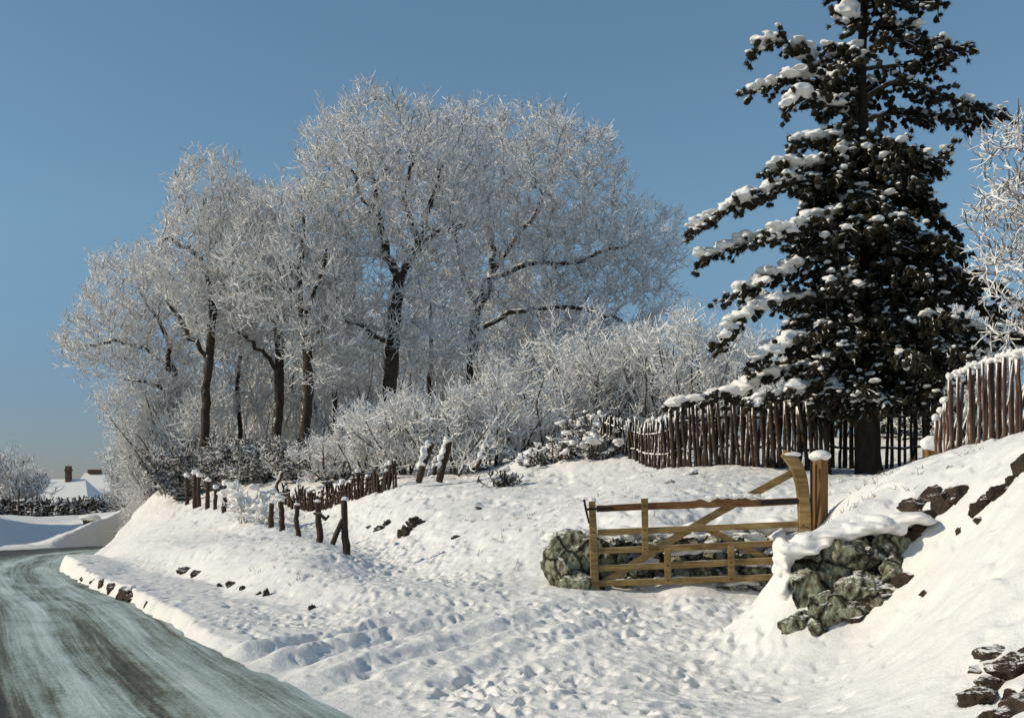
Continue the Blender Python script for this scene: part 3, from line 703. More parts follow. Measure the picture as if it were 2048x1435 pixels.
# ------------------------------------------------------------------ far wood behind the trees
def make_thicket():
    rs = np.random.RandomState(77); n = 620
    px = rs.uniform(262, 1440, n); Y = rs.uniform(53, 66, n)
    x = PX(px, Y); z = terrain(x, Y, False)
    top = np.interp(px, [262, 310, 420, 700, 1000, 1250, 1440], [3.2, 5.5, 7.5, 8.5, 8.2, 6.5, 3.5]) * rs.uniform(.55, 1.05, n)
    p = np.stack([x, Y, z - .1], 1); d = np.stack([rs.randn(n) * .16, rs.randn(n) * .16, np.ones(n)], 1)
    S0, n0, h0 = grow(rs, p, d, top, 8, .05, .022, up=.02, wob=.12)
    i = rs.randint(0, len(n0), 9500)
    S1, n1, h1 = grow(rs, n0[i], h0[i] * .5 + rs.randn(len(i), 3) * [.8, .8, .45], rs.uniform(.6, 1.5, len(i)), 4, .021, .014, up=.1, wob=.25)
    i = rs.randint(0, len(n1), 22000)
    S2, _, _ = grow(rs, n1[i], h1[i] * .6 + rs.randn(len(i), 3) * .65, rs.uniform(.3, .8, len(i)), 2, .016, .012, up=.15, wob=.25)
    v, f = prisms(*cat(S0, S1, S2))
    tag(mesh('thicket', v, f, M_FAR), 'dense far thicket of frosted saplings behind the tall trees', 'woodland', kind='stuff')
make_thicket()
for i, (px, Y, h, w, lb) in enumerate([(372, 45.5, 1.5, 2.4, 'dark hedge bush behind the far end of the post row'), (425, 45, 1.3, 2.6, 'dark hedge bush behind the snow capped middle posts'),
                                      (480, 44, 1.3, 2.6, 'dark hedge bush behind the small white shrub in the post row'), (535, 43, 1.2, 2.4, 'dark hedge bush under the thick trunk with the pointed crown'),
                                      (590, 41, 1.25, 2.4, 'dark hedge bush under the slender tree left of the forked one'), (645, 39.5, 1.1, 2.0, 'dark hedge bush at the left end of the broken brushwood fence')]):
    make_shrub('hedge_bush', lb, 170 + i, px, Y, h, w, 26, 'dark hedge bushes under the trees', M_HEDGEF, dens=1.3, r=.026, upright=.14)
for i, (px, Y, h, w, lb) in enumerate([(8, 100, 4.6, 4.2, 'far frosted bush at the left edge of the picture'), (38, 96, 3.4, 2.6, 'far frosted bush left of the snowy cottage roof'), (256, 104, 4.6, 3.0, 'far frosted bush right of the cottage')]):
    make_shrub('far_bush', lb, 190 + i, px, Y, h, w, 18, 'far bushes around the cottage', M_FAR, dens=1.2, r=.045)

# ------------------------------------------------------------------ far houses
def roof_hip(x0, x1, y0, y1, ze, zr, in0, in1, th=.28, over=.35):
    x0 -= over; x1 += over; y0 -= over; y1 += over; ym = (y0 + y1) / 2
    v = [(x0, y0, ze), (x1, y0, ze), (x1, y1, ze), (x0, y1, ze), (x0 + in0, ym, zr), (x1 - in1, ym, zr)]
    v = v + [(a, b, c - th) for a, b, c in v[:4]]
    return np.array(v), [np.array([[0, 1, 5, 4], [2, 3, 4, 5], [6, 7, 1, 0], [7, 8, 2, 1], [8, 9, 3, 2], [9, 6, 0, 3], [9, 8, 7, 6]]), np.array([[1, 2, 5], [3, 0, 4]])]
def make_houses():
    Y = 120.; X0, X1 = PX(66, Y), PX(172, Y); zg = tz(PX(120, Y), Y, False) - .3
    ze, zr = P(0, 1001, Y)[2], P(0, 957, Y)[2]
    t = thing('cottage', ((X0 + X1) / 2, Y, zg), 'far low cottage with a blue shaded snowy hip roof and brown chimney', 'house')
    mesh('wall', *box(((X0 + X1) / 2, Y + 2.6, (zg + ze) / 2), (X1 - X0, 5.2, ze - zg), bev=.02), M_HWALL, t)
    v, f = roof_hip(X0, X1, Y, Y + 5.2, ze + .16, zr, 1.3, 1.4)
    r = mesh('roof', v, f, M_SNOW, t)
    c = PX(137, Y + 2.4)
    mb = MB(); mb.add(*box((c, Y + 2.4, (zr + P(0, 938, Y)[2]) / 2), (.55, .55, P(0, 938, Y)[2] - zr + .8), bev=.03)); mb.add(*box((c, Y + 2.4, P(0, 939, Y)[2]), (.72, .72, .16), bev=.03))
    mb.build('chimney', M_BRICK, r)
    for px in (95, 120, 146):
        w = mesh('window', *box((PX(px, Y), Y - .02, ze - .75), (.8, .1, .8), bev=.02), M_FRAME, t)
        mesh('pane', *box((PX(px, Y), Y - .06, ze - .75), (.62, .06, .62), bev=.01), M_GLASS, w)
    Y2 = 128.; a, b = PX(150, Y2), PX(236, Y2); zg2 = tz(PX(190, Y2), Y2, False) - .3
    e2, r2 = P(0, 986, Y2)[2], P(0, 944, Y2)[2]
    t = thing('house', ((a + b) / 2, Y2, zg2), 'far house behind the cottage, its snowy roof half hidden by bushes', 'house')
    mesh('wall', *box(((a + b) / 2, Y2 + 2.9, (zg2 + e2) / 2), (b - a, 5.8, e2 - zg2), bev=.02), M_HWALL, t)
    v, f = roof_hip(a, b, Y2, Y2 + 5.8, e2 + .16, r2, .35, .35)
    r = mesh('roof', v, f, M_SNOW, t)
    mesh('ridge', *box(((PX(158, Y2) + PX(186, Y2)) / 2, Y2 + 2.9, r2 + .12), (PX(186, Y2) - PX(158, Y2), .9, .5), bev=.1), M_BRICK, r)
    for px in (172, 200):
        w = mesh('window', *box((PX(px, Y2), Y2 - .02, e2 - .8), (.9, .1, .9), bev=.02), M_FRAME, t)
        mesh('pane', *box((PX(px, Y2), Y2 - .06, e2 - .8), (.7, .06, .7), bev=.01), M_GLASS, w)
    # dark clipped hedge below the cottage, snow lodged in its top
    Yh = 84.; rs = np.random.RandomState(5)
    a, b = PX(-30, Yh), PX(205, Yh); n = 2600
    x = rs.uniform(a, b, n); z0 = terrain(x, np.full(n, Yh), False)
    top = P(0, 1004, Yh)[2] + .18 * fbm(x * .9, x * 0 + 2., 0, 3)
    k = rs.rand(n); p = np.stack([x, Yh + rs.randn(n) * .35, z0 + (top - z0) * k], 1)
    t = thing('hedge', ((a + b) / 2, Yh, float(z0.mean())), 'dark clipped hedge along the far side of the snowy verge, below the cottage', 'hedge')
    S, _, _ = grow(rs, p, rs.randn(n, 3), .55, 3, .05, .03, up=.12, wob=.3)
    segs_mesh('twigs', S, M_TWIGD, t)
    mb = MB(); xs = np.linspace(a, b, 60)
    tp = np.stack([xs, xs * 0 + Yh, (terrain(xs, xs * 0 + Yh, False) + P(0, 1004, Yh)[2]) / 2], 1)
    hh = (P(0, 1004, Yh)[2] - terrain(xs, xs * 0 + Yh, False)) / 2 * .92
    C = tp + rs.randn(60, 3) * [.05, .08, .04]; S = np.stack([np.full(60, .30), np.full(60, .42), hh * rs.uniform(.85, 1.08, 60)], 1)
    mb.add(*blobs(C, S, 4, .3, ICO2)); mb.build('core', M_HEDGE, t)
    n = 46; x = rs.uniform(a, b, n); C = np.stack([x, Yh + rs.randn(n) * .15, P(0, 1004, Yh)[2] + .1 + .18 * fbm(x * .9, x * 0 + 2., 0, 3)], 1)
    mb = MB().add(*blobs(C, np.stack([rs.uniform(.15, .4, n), rs.uniform(.15, .3, n), rs.uniform(.07, .14, n)], 1), 9, .3))
    mb.build('snow', M_SNOW, t, smooth=True)
make_houses()
def make_far_bits():
    Y = 58.; px, y0, y1 = 180, 1058, 1040
    b = P(px, y0, Y); h = (y0 - y1) * Y / F
    b[2] = tz(b[0], Y, False) - .1
    t = thing('stone_pillar', b, 'squat dark stone pillar with a thick snow cap beside the road bend', 'pillar')
    top = P(px, 1039, Y)[2]
    mesh('shaft', *rock((b[0], Y, (b[2] + top) / 2), (.46, .4, (top - b[2]) / 2 + .1), 3, 8, base=ICO3), M_EARTH, t)
    mesh('snow_cap', *blob((b[0], Y, top + .1), (.5, .42, .2), 4), M_SNOW, t, smooth=True)
    for px, y0, y1, Y, lb, nm in ((24, 1036, 1008, 70, 'thin pale post in the far verge near the left edge', 'verge_post'), (37, 1030, 978, 82, 'slim far pole standing in the hedge near the left edge', 'far_pole')):
        b = P(px, y0, Y); b[2] = tz(b[0], Y, False) - .1; top = P(px, y1, Y)[2]
        o = mesh(nm, *tube([(b[0], Y, b[2]), (b[0] + .02, Y, (b[2] + top) / 2), (b[0] + .05, Y, top)], [.07, .065, .06], 8), M_POST, origin=b, smooth=True)
        tag(o, lb, 'post')
make_far_bits()

# ------------------------------------------------------------------ post row on the mound
POSTS = [(690, 20, 1000, 7, -.01), (640, 23, 1003, 6, -.05), (600, 25.5, 1009, 5, .02), (562, 28, 1001, 5.5, -.04), (543, 29.3, 1005, 5, -.01),
         (470, 34, 973, 4.6, -.01), (448, 35.7, 968, 4.6, 0), (430, 37.4, 974, 3.6, 0), (413, 39, 960, 4.2, .01), (399, 40.8, 950, 4, 0), (388, 42.2, 946, 4.2, 0), (375, 43.8, 952, 3.6, -.01)]
PLAB = ['nearest dark post of the row, thickest and propped by a slanting strut', 'second dark post from the near end, leaning left with a broken rail stub', 'third dark post from the near end, shorter and upright',
        'fourth dark post from the near end, leaning slightly left', 'dark post just right of the small white shrub', 'snow capped post just left of the small white shrub', 'second snow capped post left of the small white shrub',
        'thin lichen grey post, third left of the white shrub', 'slim snow capped post, fourth left of the white shrub', 'snow capped post third from the far end of the row', 'tallest snow capped post, second from the far end of the row', 'far end post of the row beside the roadside bushes']
def make_posts():
    rs = np.random.RandomState(3)
    for i, (px, Y, py, rp, lean) in enumerate(POSTS):
        x = PX(px, Y); z = tz(x, Y); top = P(px, py, Y)[2]; h = top - z; r = rp * Y / F
        t = thing('fence_post', (x, Y, z), PLAB[i], 'post', 'row of dark posts along the mound')
        k = np.linspace(-.12, 1, 9); j = np.cumsum(rs.randn(9) * .012)
        path = np.stack([x + lean * h * k + j, Y + j[::-1] * .7, z + h * k], 1)
        mesh('shaft', *tube(path, r * (1.12 - .2 * k) * rs.uniform(.93, 1.07, 9), 10, rough=.06, seed=i), M_POST, t, smooth=True)
        e = path[-1]; cr = r * (1.1 if i < 5 else 1.6)
        mb = MB().add(*blob((e[0] + .2 * cr, e[1], e[2] + cr * .25), (cr, cr * .9, cr * (.6 if i < 5 else .85)), i * 7, .45))
        mb.build('snow_cap', M_SNOW, t, smooth=True)
        if i == 0:
            mesh('strut', *tube([P(665, 1088, Y - .05), P(675, 1062, Y - .03), P(687, 1035, Y)], [.045, .045, .042], 8, rough=.05), M_POST, t, smooth=True)
        if i == 1:
            mesh('rail_stub', *tube([P(628, 1026, Y), P(640, 1028, Y - .05), P(652, 1038, Y - .02), P(658, 1030, Y)], [.03, .04, .04, .03], 7, rough=.1), M_POST, t, smooth=True)
make_posts()
def snowy_bush(name, label, seed, px, Y, w, h, n=40, nsnow=26, sc=.09, cat_='bush', group=None, py=None, mat=None, r=.016, flat=.6):
    """dark twiggy bush carrying lumps of snow"""
    rs = np.random.RandomState(seed); x = PX(px, Y); z = tz(x, Y) - .04
    t = thing(name, (x, Y, z), label, cat_, group)
    a = rs.rand(n) * 6.283
    p = np.stack([x + rs.randn(n) * w * .2, Y + rs.randn(n) * w * .12, np.full(n, z)], 1)
    d = np.stack([np.cos(a) * w * .5 * rs.rand(n), np.sin(a) * w * .4 * rs.rand(n), h * rs.uniform(.5, 1, n)], 1)
    S0, n0, h0 = grow(rs, p, d, np.linalg.norm(d, axis=1), 5, r * 1.3, r * .8, up=.02, wob=.22)
    i = rs.randint(0, len(n0), n * 7)
    S1, n1, h1 = grow(rs, n0[i], h0[i] * .4 + rs.randn(len(i), 3), h * .3 * rs.uniform(.5, 1.2, len(i)), 3, r * .9, r * .6, up=.08, wob=.3)
    segs_mesh('twigs', cat(S0, S1), mat or M_SHRUB, t, 4)
    allp = np.concatenate([n0, n1]); pr = .3 + (allp[:, 2] - z) / h; pr = np.clip(pr, .02, None) ** 1.5; pr /= pr.sum()
    j = rs.choice(len(allp), nsnow, p=pr)
    s = sc * rs.uniform(.5, 1.35, (nsnow, 1)) * np.array([1.15, 1.0, flat])
    fuse(MB().add(*blobs(allp[j] + [0, 0, sc * .25], s, seed, .35, ICO2)).build('snow', M_SNOW, t, smooth=True), sc * .2, 8)
    return t
snowy_bush('snowy_shrub', 'small bushy white shrub laden with snow in the middle of the post row', 31, 492, 31.5, 1.0, 1.05, 26, 46, .10)
snowy_bush('snowy_shrub', 'low clump of snowy twigs between the white shrub and the four near posts', 32, 520, 30.5, .55, .6, 14, 22, .085)
snowy_bush('low_bush', 'low dark bush poking through the snow of the bank above the track', 33, 1010, 27.6, .75, .42, 40, 16, .07, mat=M_TWIGD)
for i, (px, Y, w, h, lb, k) in enumerate([(1100, 29.8, .9, .45, 'low snow heaped bush at the left end of the fence end heap', 40), (1150, 29.4, 1.0, .62, 'snow heaped dark bush in the middle of the fence end heap', 46), (1205, 29.0, .9, .62, 'snow heaped dark bush right of the heap middle, at the thin pales', 40),
                                         (1060, 30.2, .6, .3, 'smallest snow heaped bush, farthest left below the frosted shrubs', 22), (1178, 30.4, 1.1, .6, 'snow heaped bush on the crest of the fence end heap', 44)]):
    snowy_bush('snow_heaped_bush', lb, 40 + i, px, Y, w, h, 60, k, .10, group='snow heaped bushes at the fence end', mat=M_TWIGD, r=.02, flat=.6)
def stake(name, label, p0, p1, Y, r, cap=1.3, group=None, side=-.7):
    rs = np.random.RandomState(int(p0[0]))
    a, b = P(*p0, Y), P(*p1, Y + .2)
    t = thing(name, a, label, 'stake', group)
    k = np.linspace(-.1, 1, 7)[:, None]; path = a + (b - a) * k + rs.randn(7, 3) * .012
    mesh('shaft', *tube(path, np.full(7, r) * rs.uniform(.9, 1.1, 7), 9, rough=.07, seed=3), M_POST, t, smooth=True)
    n = 9; q = np.linspace(.35, 1.0, n)[:, None]
    C = a + (b - a) * q + np.array([side * r, -.1 * r, r * .6]) + rs.randn(n, 3) * r * .15
    MB().add(*blobs(C, np.stack([np.full(n, r * .9), np.full(n, r), np.full(n, r * .9)], 1) * rs.uniform(.7, cap, (n, 1)), int(p0[0]), .3, ICO2)).build('snow', M_SNOW, t, smooth=True)
stake('leaning_stake', 'left one of the two thick stakes leaning right on top of the bank', (838, 958), (862, 886), 30, .085, group='leaning stakes on the bank')
stake('leaning_stake', 'right one of the two thick stakes leaning right, with most snow on it', (880, 955), (898, 884), 30, .10, group='leaning stakes on the bank')
stake('leaning_stake', 'short stump of a stake between the two thick leaning stakes', (868, 945), (875, 918), 30.3, .06, group='leaning stakes on the bank')
stake('leaning_stake', 'snow plastered stake leaning right beside the frosted shrubs, right of the stumps', (955, 935), (972, 893), 31, .05, 1.8, group='leaning stakes on the bank')
stake('leaning_stake', 'thin slanting stub low in the snow right of the thick stakes', (918, 950), (928, 930), 29.5, .03, 1.2, group='leaning stakes on the bank')
stake('leaning_stake', 'thin pair-topped stick leaning right beside the dark hedge end', (548, 985), (565, 945), 38, .05, 1.1, group='leaning stakes on the bank')

# ------------------------------------------------------------------ fences
def pole_fence(name, label, pts, n, hfun, r, mat, seed, lean=.05, cross=0.0, caps=.5, capr=1.6, rails=(.3, .75), base_drop=.12, catg='fence', topfun=None, rail_r=.03, group=None, capbig=0):
    """pts: (px, Y) along the run; every pole is its own part"""
    rs = np.random.RandomState(seed)
    pts = np.array(pts, float); s = np.linspace(0, 1, n); kk = np.linspace(0, 1, len(pts))
    px, Ys = np.interp(s, kk, pts[:, 0]), np.interp(s, kk, pts[:, 1])
    X = PX(px, Ys); Z = terrain(X, Ys)
    t = thing(name, (X.mean(), Ys.mean(), Z.min()), label, catg, group)
    allcaps = []
    for i in range(n):
        z = Z[i] - base_drop; top = topfun(px[i], Ys[i]) if topfun else Z[i] + hfun(s[i])
        top += rs.randn() * .04; h = top - z
        ln = rs.randn() * lean + (cross if i % 2 else -cross); rr = r * rs.uniform(.75, 1.3)
        k = np.linspace(0, 1, 6); j = np.cumsum(rs.randn(6) * .011)
        yo = (.05 if i % 2 else -.05) + rs.randn() * .015
        path = np.stack([X[i] + (k - .45) * ln * h + j, Ys[i] + yo + j * .4, z + h * k], 1)
        p = mesh('pale', *tube(path, rr * (1.08 - .2 * k), 7, rough=.07, seed=seed + i), mat, t, smooth=True)
        if rs.rand() < caps:
            c = rr * capr * rs.uniform(.7, 1.2)
            mesh('snow_cap', *blob(path[-1] + [-.2 * c, 0, c * .3], (c, c, c * rs.uniform(.7, 1.2)), i, .25), M_SNOW, p, smooth=True)
    for q in rails:
        path = np.stack([X, Ys + .0, Z + q * np.array([ (topfun(a, b) if topfun else zz + hfun(c)) - zz for a, b, zz, c in zip(px, Ys, Z, s)])], 1)
        path = path[::max(1, n // 14)]
        mesh('rail', *tube(path, np.full(len(path), rail_r), 7, rough=.05, seed=seed), mat, t, smooth=True)
    return t, px, Ys, X, Z
rsg = np.random.RandomState(8)
pole_fence('crossed_pole_fence', 'dark fence of rough crossing poles below the pine, behind the gate', [(1345, 25.6), (1500, 24.8), (1655, 24.2)], 60, lambda s: 1.36 + .12 * s, .045, M_POLE, 21, lean=.035, cross=.06, caps=.4, capr=1.1)
pole_fence('thin_pale_fence', 'older fence of thin close pales running left from the crossed poles into the bushes', [(1195, 30.2), (1270, 28.4), (1345, 26)], 48, lambda s: .62 + .6 * s, .034, M_POLE, 22, lean=.04, cross=.04, caps=.35, capr=1.5)
pole_fence('upright_pole_fence', 'fence of spaced upright dark poles behind the pine trunk', [(1655, 26.0), (1760, 25.6), (1872, 24.5)], 19, lambda s: 1.55, .043, M_POLE, 23, lean=.012, caps=.45, capr=1.2)
def topf(px, Y):
    py = np.interp(px, [1876, 1888, 1899, 1902, 1960, 2048, 2300], [845, 800, 790, 752, 730, 705, 655])
    return P(px, py, Y)[2]
tf, fpx, fY, fX, fZ = pole_fence('reddish_pole_fence', 'reddish pole fence at the right edge, on top of the snowy bank', [(1874, 17.2), (1960, 15.6), (2048, 14.2), (2250, 12)], 40, None, .027, M_REDPOLE, 24, lean=.008, cross=0.0, caps=.9, capr=1.55, topfun=topf, rails=())
def lattice():
    rs = np.random.RandomState(9)
    for i in range(22):
        s = i / 21; px = 1905 + s * 320; Y = float(np.interp(px, fpx, fY)) + .2; x = PX(px, Y); z = tz(x, Y); top = topf(px, Y)
        a = np.array([x - .1, Y, z - .1]); b = np.array([x + .16 + rs.randn() * .03, Y, z + (top - z) * rs.uniform(.55, .75)])
        mesh('lattice_pole', *tube(a + (b - a) * np.linspace(0, 1, 4)[:, None] + rs.randn(4, 3) * .01, [.034, .032, .03, .028], 7, rough=.06, seed=i), M_POLE, tf, smooth=True)
    xs = np.linspace(1902, 2240, 60); Yt = np.interp(xs, fpx, fY)
    C = np.stack([PX(xs, Yt), Yt + rs.randn(60) * .02, [topf(a, b) + .02 for a, b in zip(xs, Yt)]], 1)
    MB().add(*blobs(C, np.stack([rs.uniform(.04, .08, 60), rs.uniform(.04, .07, 60), rs.uniform(.022, .05, 60)], 1), 6, .3, ICO2)).build('snow_ridge', M_SNOW, tf, smooth=True)
lattice()
pole_fence('brushwood_fence', 'low broken brushwood fence with dark stakes left of the leaning stakes', [(560, 37.5), (628, 35), (700, 33.2), (790, 31.2)], 80, lambda s: .60 + .2 * math.sin(s * 37) * math.sin(s * 11), .036, M_POST, 26, lean=.13, cross=.05, caps=.35, capr=1.6, rails=(.35, .6))

# ------------------------------------------------------------------ gate and its post
GY = 15.5
def plank(path, widths, Y, t):
    p = np.array([P(a, b, Y) for a, b in path]); w = np.array(widths) * Y / F / 2
    p = catmull(p, 4); w = np.interp(np.linspace(0, 1, len(p)), np.linspace(0, 1, len(w)), w)
    d = unit(np.gradient(p, axis=0)); nn = np.stack([-d[:, 2], d[:, 1] * 0, d[:, 0]], 1)
    V = []; h = t / 2; c = .18
    for i in range(len(p)):
        for a, b in ((-1, -1 + c), (-1 + c, -1), (1 - c, -1), (1, -1 + c), (1, 1 - c), (1 - c, 1), (-1 + c, 1), (-1, 1 - c)):
            V.append(p[i] + nn[i] * w[i] * a + np.array([0, h * b, 0]))
    m = len(p); q = [[i * 8 + k, i * 8 + (k + 1) % 8, (i + 1) * 8 + (k + 1) % 8, (i + 1) * 8 + k] for i in range(m - 1) for k in range(8)]
    return np.array(V), [np.array(q), np.array([list(range(7, -1, -1)), [(m - 1) * 8 + k for k in range(8)]])]
def make_gate():
    t = thing('field_gate', P(1188, 1186, GY), 'weathered five bar wooden field gate standing open against the mossy wall', 'gate')
    def part(nm, path, w, dy, th, mat=M_WOOD, parent=t): return mesh(nm, *plank(path, w, GY + dy, th), mat, parent, smooth=False)
    st = part('hinge_stile', [(1613, 1186), (1611, 1110), (1609, 1050), (1607, 1000), (1602, 962), (1592, 932), (1578, 914), (1566, 906)], [24, 24, 24, 24, 25, 26, 22, 15], 0, .085)
    mesh('snow_cap', *blob(P(1583, 908, GY), (.13, .07, .035), 3), M_SNOW, st, smooth=True)
    ls = part('latch_stile', [(1184, 1002), (1186, 1060), (1188, 1120), (1190, 1186)], [13, 15, 16, 16], 0, .075)
    mesh('snow_cap', *blob(P(1185, 999, GY), (.05, .045, .035), 5), M_SNOW, ls, smooth=True)
    tr = part('top_rail', [(1193, 1017), (1290, 1012), (1380, 1009), (1400, 1006), (1418, 1009), (1440, 1004), (1462, 1005), (1500, 1006), (1560, 1003), (1600, 1001)], [13, 14, 15, 17, 12, 19, 17, 14, 14, 13], 0, .05, M_WOODR)
    C = np.array([P(a, b, GY) for a, b in ((1428, 995), (1445, 992), (1462, 993), (1480, 991), (1498, 992), (1515, 993))])
    MB().add(*blobs(C, np.full((6, 3), 1.) * [.09, .05, .035], 2, .25, ICO2)).build('snow', M_SNOW, tr, smooth=True)
    for a, b, w in (((1195, 1064), (1599, 1047), 12), ((1196, 1101), (1600, 1083), 12), ((1197, 1136), (1601, 1117), 12), ((1198, 1166), (1601, 1151), 12)):
        mx = ((a[0] + b[0]) / 2, (a[1] + b[1]) / 2 + 1)
        part('rail', [a, mx, b], [w, w + 1, w], 0, .04)
    part('strut', [(1289, 996), (1290, 1050), (1291, 1108)], [14, 13, 13], -.034, .025)
    part('strut', [(1335, 1097), (1336, 1158)], [13, 13], -.034, .025)
    part('strut', [(1462, 1092), (1463, 1155)], [13, 13], -.034, .025)
    part('brace', [(1206, 1166), (1300, 1106), (1420, 1034), (1594, 940)], [14, 15, 15, 15], .036, .026)
    part('brace', [(1404, 1052), (1480, 1090), (1588, 1146)], [13, 13, 13], .065, .024)
    for a, b in ((1289, 1011), (1290, 1060), (1290, 1097), (1336, 1130), (1463, 1124), (1463, 1158), (1336, 1160), (1607, 1050), (1607, 1086), (1188, 1064), (1189, 1102)):
        mesh('bolt', *blob(P(a, b, GY - .048), (.012, .008, .012), a, .1, ICO1), M_IRON, t, smooth=True)
    part('hinge_band', [(1522, 1005), (1622, 1000)], [8, 8], -.034, .014, M_IRON)
    part('latch', [(1168, 998), (1172, 1018), (1178, 1046)], [4, 5, 3], -.05, .016, M_IRON)
    part('latch_bar', [(1172, 1018), (1226, 1016)], [5, 5], -.036, .014, M_IRON)
make_gate()
def make_gateposts():
    Y = 15.72; x = PX(1640, Y); z = tz(x, Y) - .9; top = P(0, 914, Y)[2]
    t = thing('gate_post', (x, Y, z), 'stout square wooden gate post with a rounded snow cap', 'post')
    mb = MB(); v, f = box((x, Y, (z + top) / 2), (.165, .165, top - z), rz=.6, bev=.02)
    mesh('shaft', v, f, M_POSTW, t)
    mesh('snow_cap', *blob((x, Y, top + .02), (.145, .13, .085), 2, .15, ICO3), M_SNOW, t, smooth=True)
    v, f = box((x - .135, Y - .06, (top + z) / 2 + .3), (.03, .03, 1.1), bev=.006)
    mesh('hinge_pin', v, f, M_IRON, t)
    Y = 18.2; x = PX(1859, Y); z = tz(x, Y) - .3; top = P(0, 893, Y)[2]
    t = thing('short_post', (x, Y, z), 'short yellowish post under a snow lump, at the left end of the reddish fence', 'post')
    mesh('shaft', *box((x, Y, (z + top) / 2), (.15, .14, top - z), rz=.2, bev=.02), M_POSTW, t)
    mesh('snow_cap', *blob((x + .02, Y, top + .05), (.155, .13, .13), 6, .2, ICO3), M_SNOW, t, smooth=True)
make_gateposts()

# ------------------------------------------------------------------ stones
def wall_behind_gate():
    rs = np.random.RandomState(12); mb = MB(); D = .28
    t = thing('stone_wall', (PX(1360, 16.1), 16.1, .25), 'low mossy green drystone wall behind the open gate', 'wall')
    for px, py, Y, sx, sy, sz, sd, rz in ((1142, 1132, 16.0, .40, .34, .50, 5, .3), (1212, 1122, 16.1, .34, .30, .46, 6, -.2), (1165, 1172, 15.75, .36, .25, .22, 8, .2), (1112, 1140, 15.95, .17, .3, .36, 9, .5), (1180, 1095, 16.05, .28, .3, .26, 10, .8), (1250, 1160, 16.0, .26, .22, .26, 11, .1)):
        mb.add(*rock(P(px, py, Y - D * .6), (sx, sy, sz), 40 + sd, 13, .2, ICO4, rz))
    for row, (py, h) in enumerate(((1184, 26), (1150, 26), (1118, 24), (1088, 20))):
        px = 1235 + rs.rand() * 20
        while px < 1640:
            w = rs.uniform(26, 58)
            c = P(px + w / 2, py - (px - 1235) * .03 + rs.randn() * 3, 16.15 - D + row * .09 + rs.randn() * .05)
            mb.add(*rock(c, (w * .0042, .2, h * .0045 * rs.uniform(.8, 1.2)), rs.randint(1e6), 12, .2, ICO3, rs.randn() * .2)); px += w * .93
    mb.build('stones', M_ROCK, t)
    n = 60; px = rs.uniform(1115, 1625, n); C = np.array([P(a, np.interp(a, [1100, 1200, 1300, 1640], [1078, 1070, 1064, 1050]) + rs.randn() * 4, 16.35 + rs.rand() * .3) for a in px])
    S = np.stack([rs.uniform(.12, .3, n), rs.uniform(.15, .3, n), rs.uniform(.05, .09, n)], 1)
    m = 46; px = rs.uniform(1215, 1620, m); C2 = np.array([P(a, rs.choice([1072, 1098, 1128, 1160]) + rs.randn() * 4, 15.74) for a in px]); S2 = np.stack([rs.uniform(.06, .16, m), rs.uniform(.08, .14, m), rs.uniform(.02, .045, m)], 1)
    fuse(MB().add(*blobs(np.concatenate([C, C2]), np.concatenate([S, S2]), 3, .3, ICO2)).build('snow', M_SNOW, t, smooth=True), .022)
wall_behind_gate()
def outcrop():
    rs = np.random.RandomState(15); mb = MB()
    t = thing('rock_outcrop', P(1660, 1270, 11.1), 'big green mossy rock outcrop at the end of the right hand bank', 'rock')
    for px, py, Y, sx, sy, sz, sd, rz in ((1625, 1190, 11.05, .40, .40, .56, 1, .5), (1598, 1250, 10.8, .24, .26, .30, 2, .2), (1695, 1150, 11.05, .42, .40, .46, 3, -.3), (1668, 1222, 10.75, .32, .30, .36, 4, .6),
                                          (1750, 1118, 11.15, .36, .34, .38, 5, .1), (1640, 1120, 11.3, .34, .34, .34, 6, .9), (1735, 1180, 10.8, .32, .30, .34, 7, .4), (1800, 1100, 11.1, .30, .26, .26, 9, -.5), (1586, 1165, 11.3, .2, .3, .44, 10, .3),
                                          (1640, 1260, 10.65, .24, .22, .2, 11, 1.0), (1700, 1222, 10.65, .26, .24, .24, 12, .2), (1790, 1145, 10.8, .26, .24, .24, 13, .7)):
        mb.add(*rock(P(px, py, Y), (sx, sy, sz), 300 + sd, 18, .3, ICO4, rz, depth=(.32, .8)))
    mb.build('stone', M_ROCK, t)
    n = 130; px = rs.uniform(1572, 1835, n)
    C = np.array([P(a, np.interp(a, [1570, 1590, 1620, 1660, 1760, 1850], [1128, 1104, 1082, 1070, 1054, 1030]) + rs.randn() * 5, 10.95 + rs.rand() * .9) for a in px])
    m = 40; C2 = np.array([P(1567 + rs.randn() * 4 - (a - 1100) * .05, a, 11.2 + rs.rand() * .3) for a in rs.uniform(1095, 1240, m)])
    C3 = np.array([P(a, b, Y) for a, b, Y in ((1672, 1146, 10.72), (1660, 1165, 10.6), (1712, 1215, 10.4), (1645, 1095, 11.0))])
    S = np.concatenate([np.stack([rs.uniform(.08, .18, n), rs.uniform(.12, .25, n), rs.uniform(.03, .065, n)], 1), np.stack([rs.uniform(.03, .06, m), rs.uniform(.1, .2, m), rs.uniform(.06, .12, m)], 1)])
    fuse(MB().add(*blobs(np.concatenate([C, C2]), S, 13, .3, ICO2)).build('snow', M_SNOW, t, smooth=True), .018, 9)
outcrop()
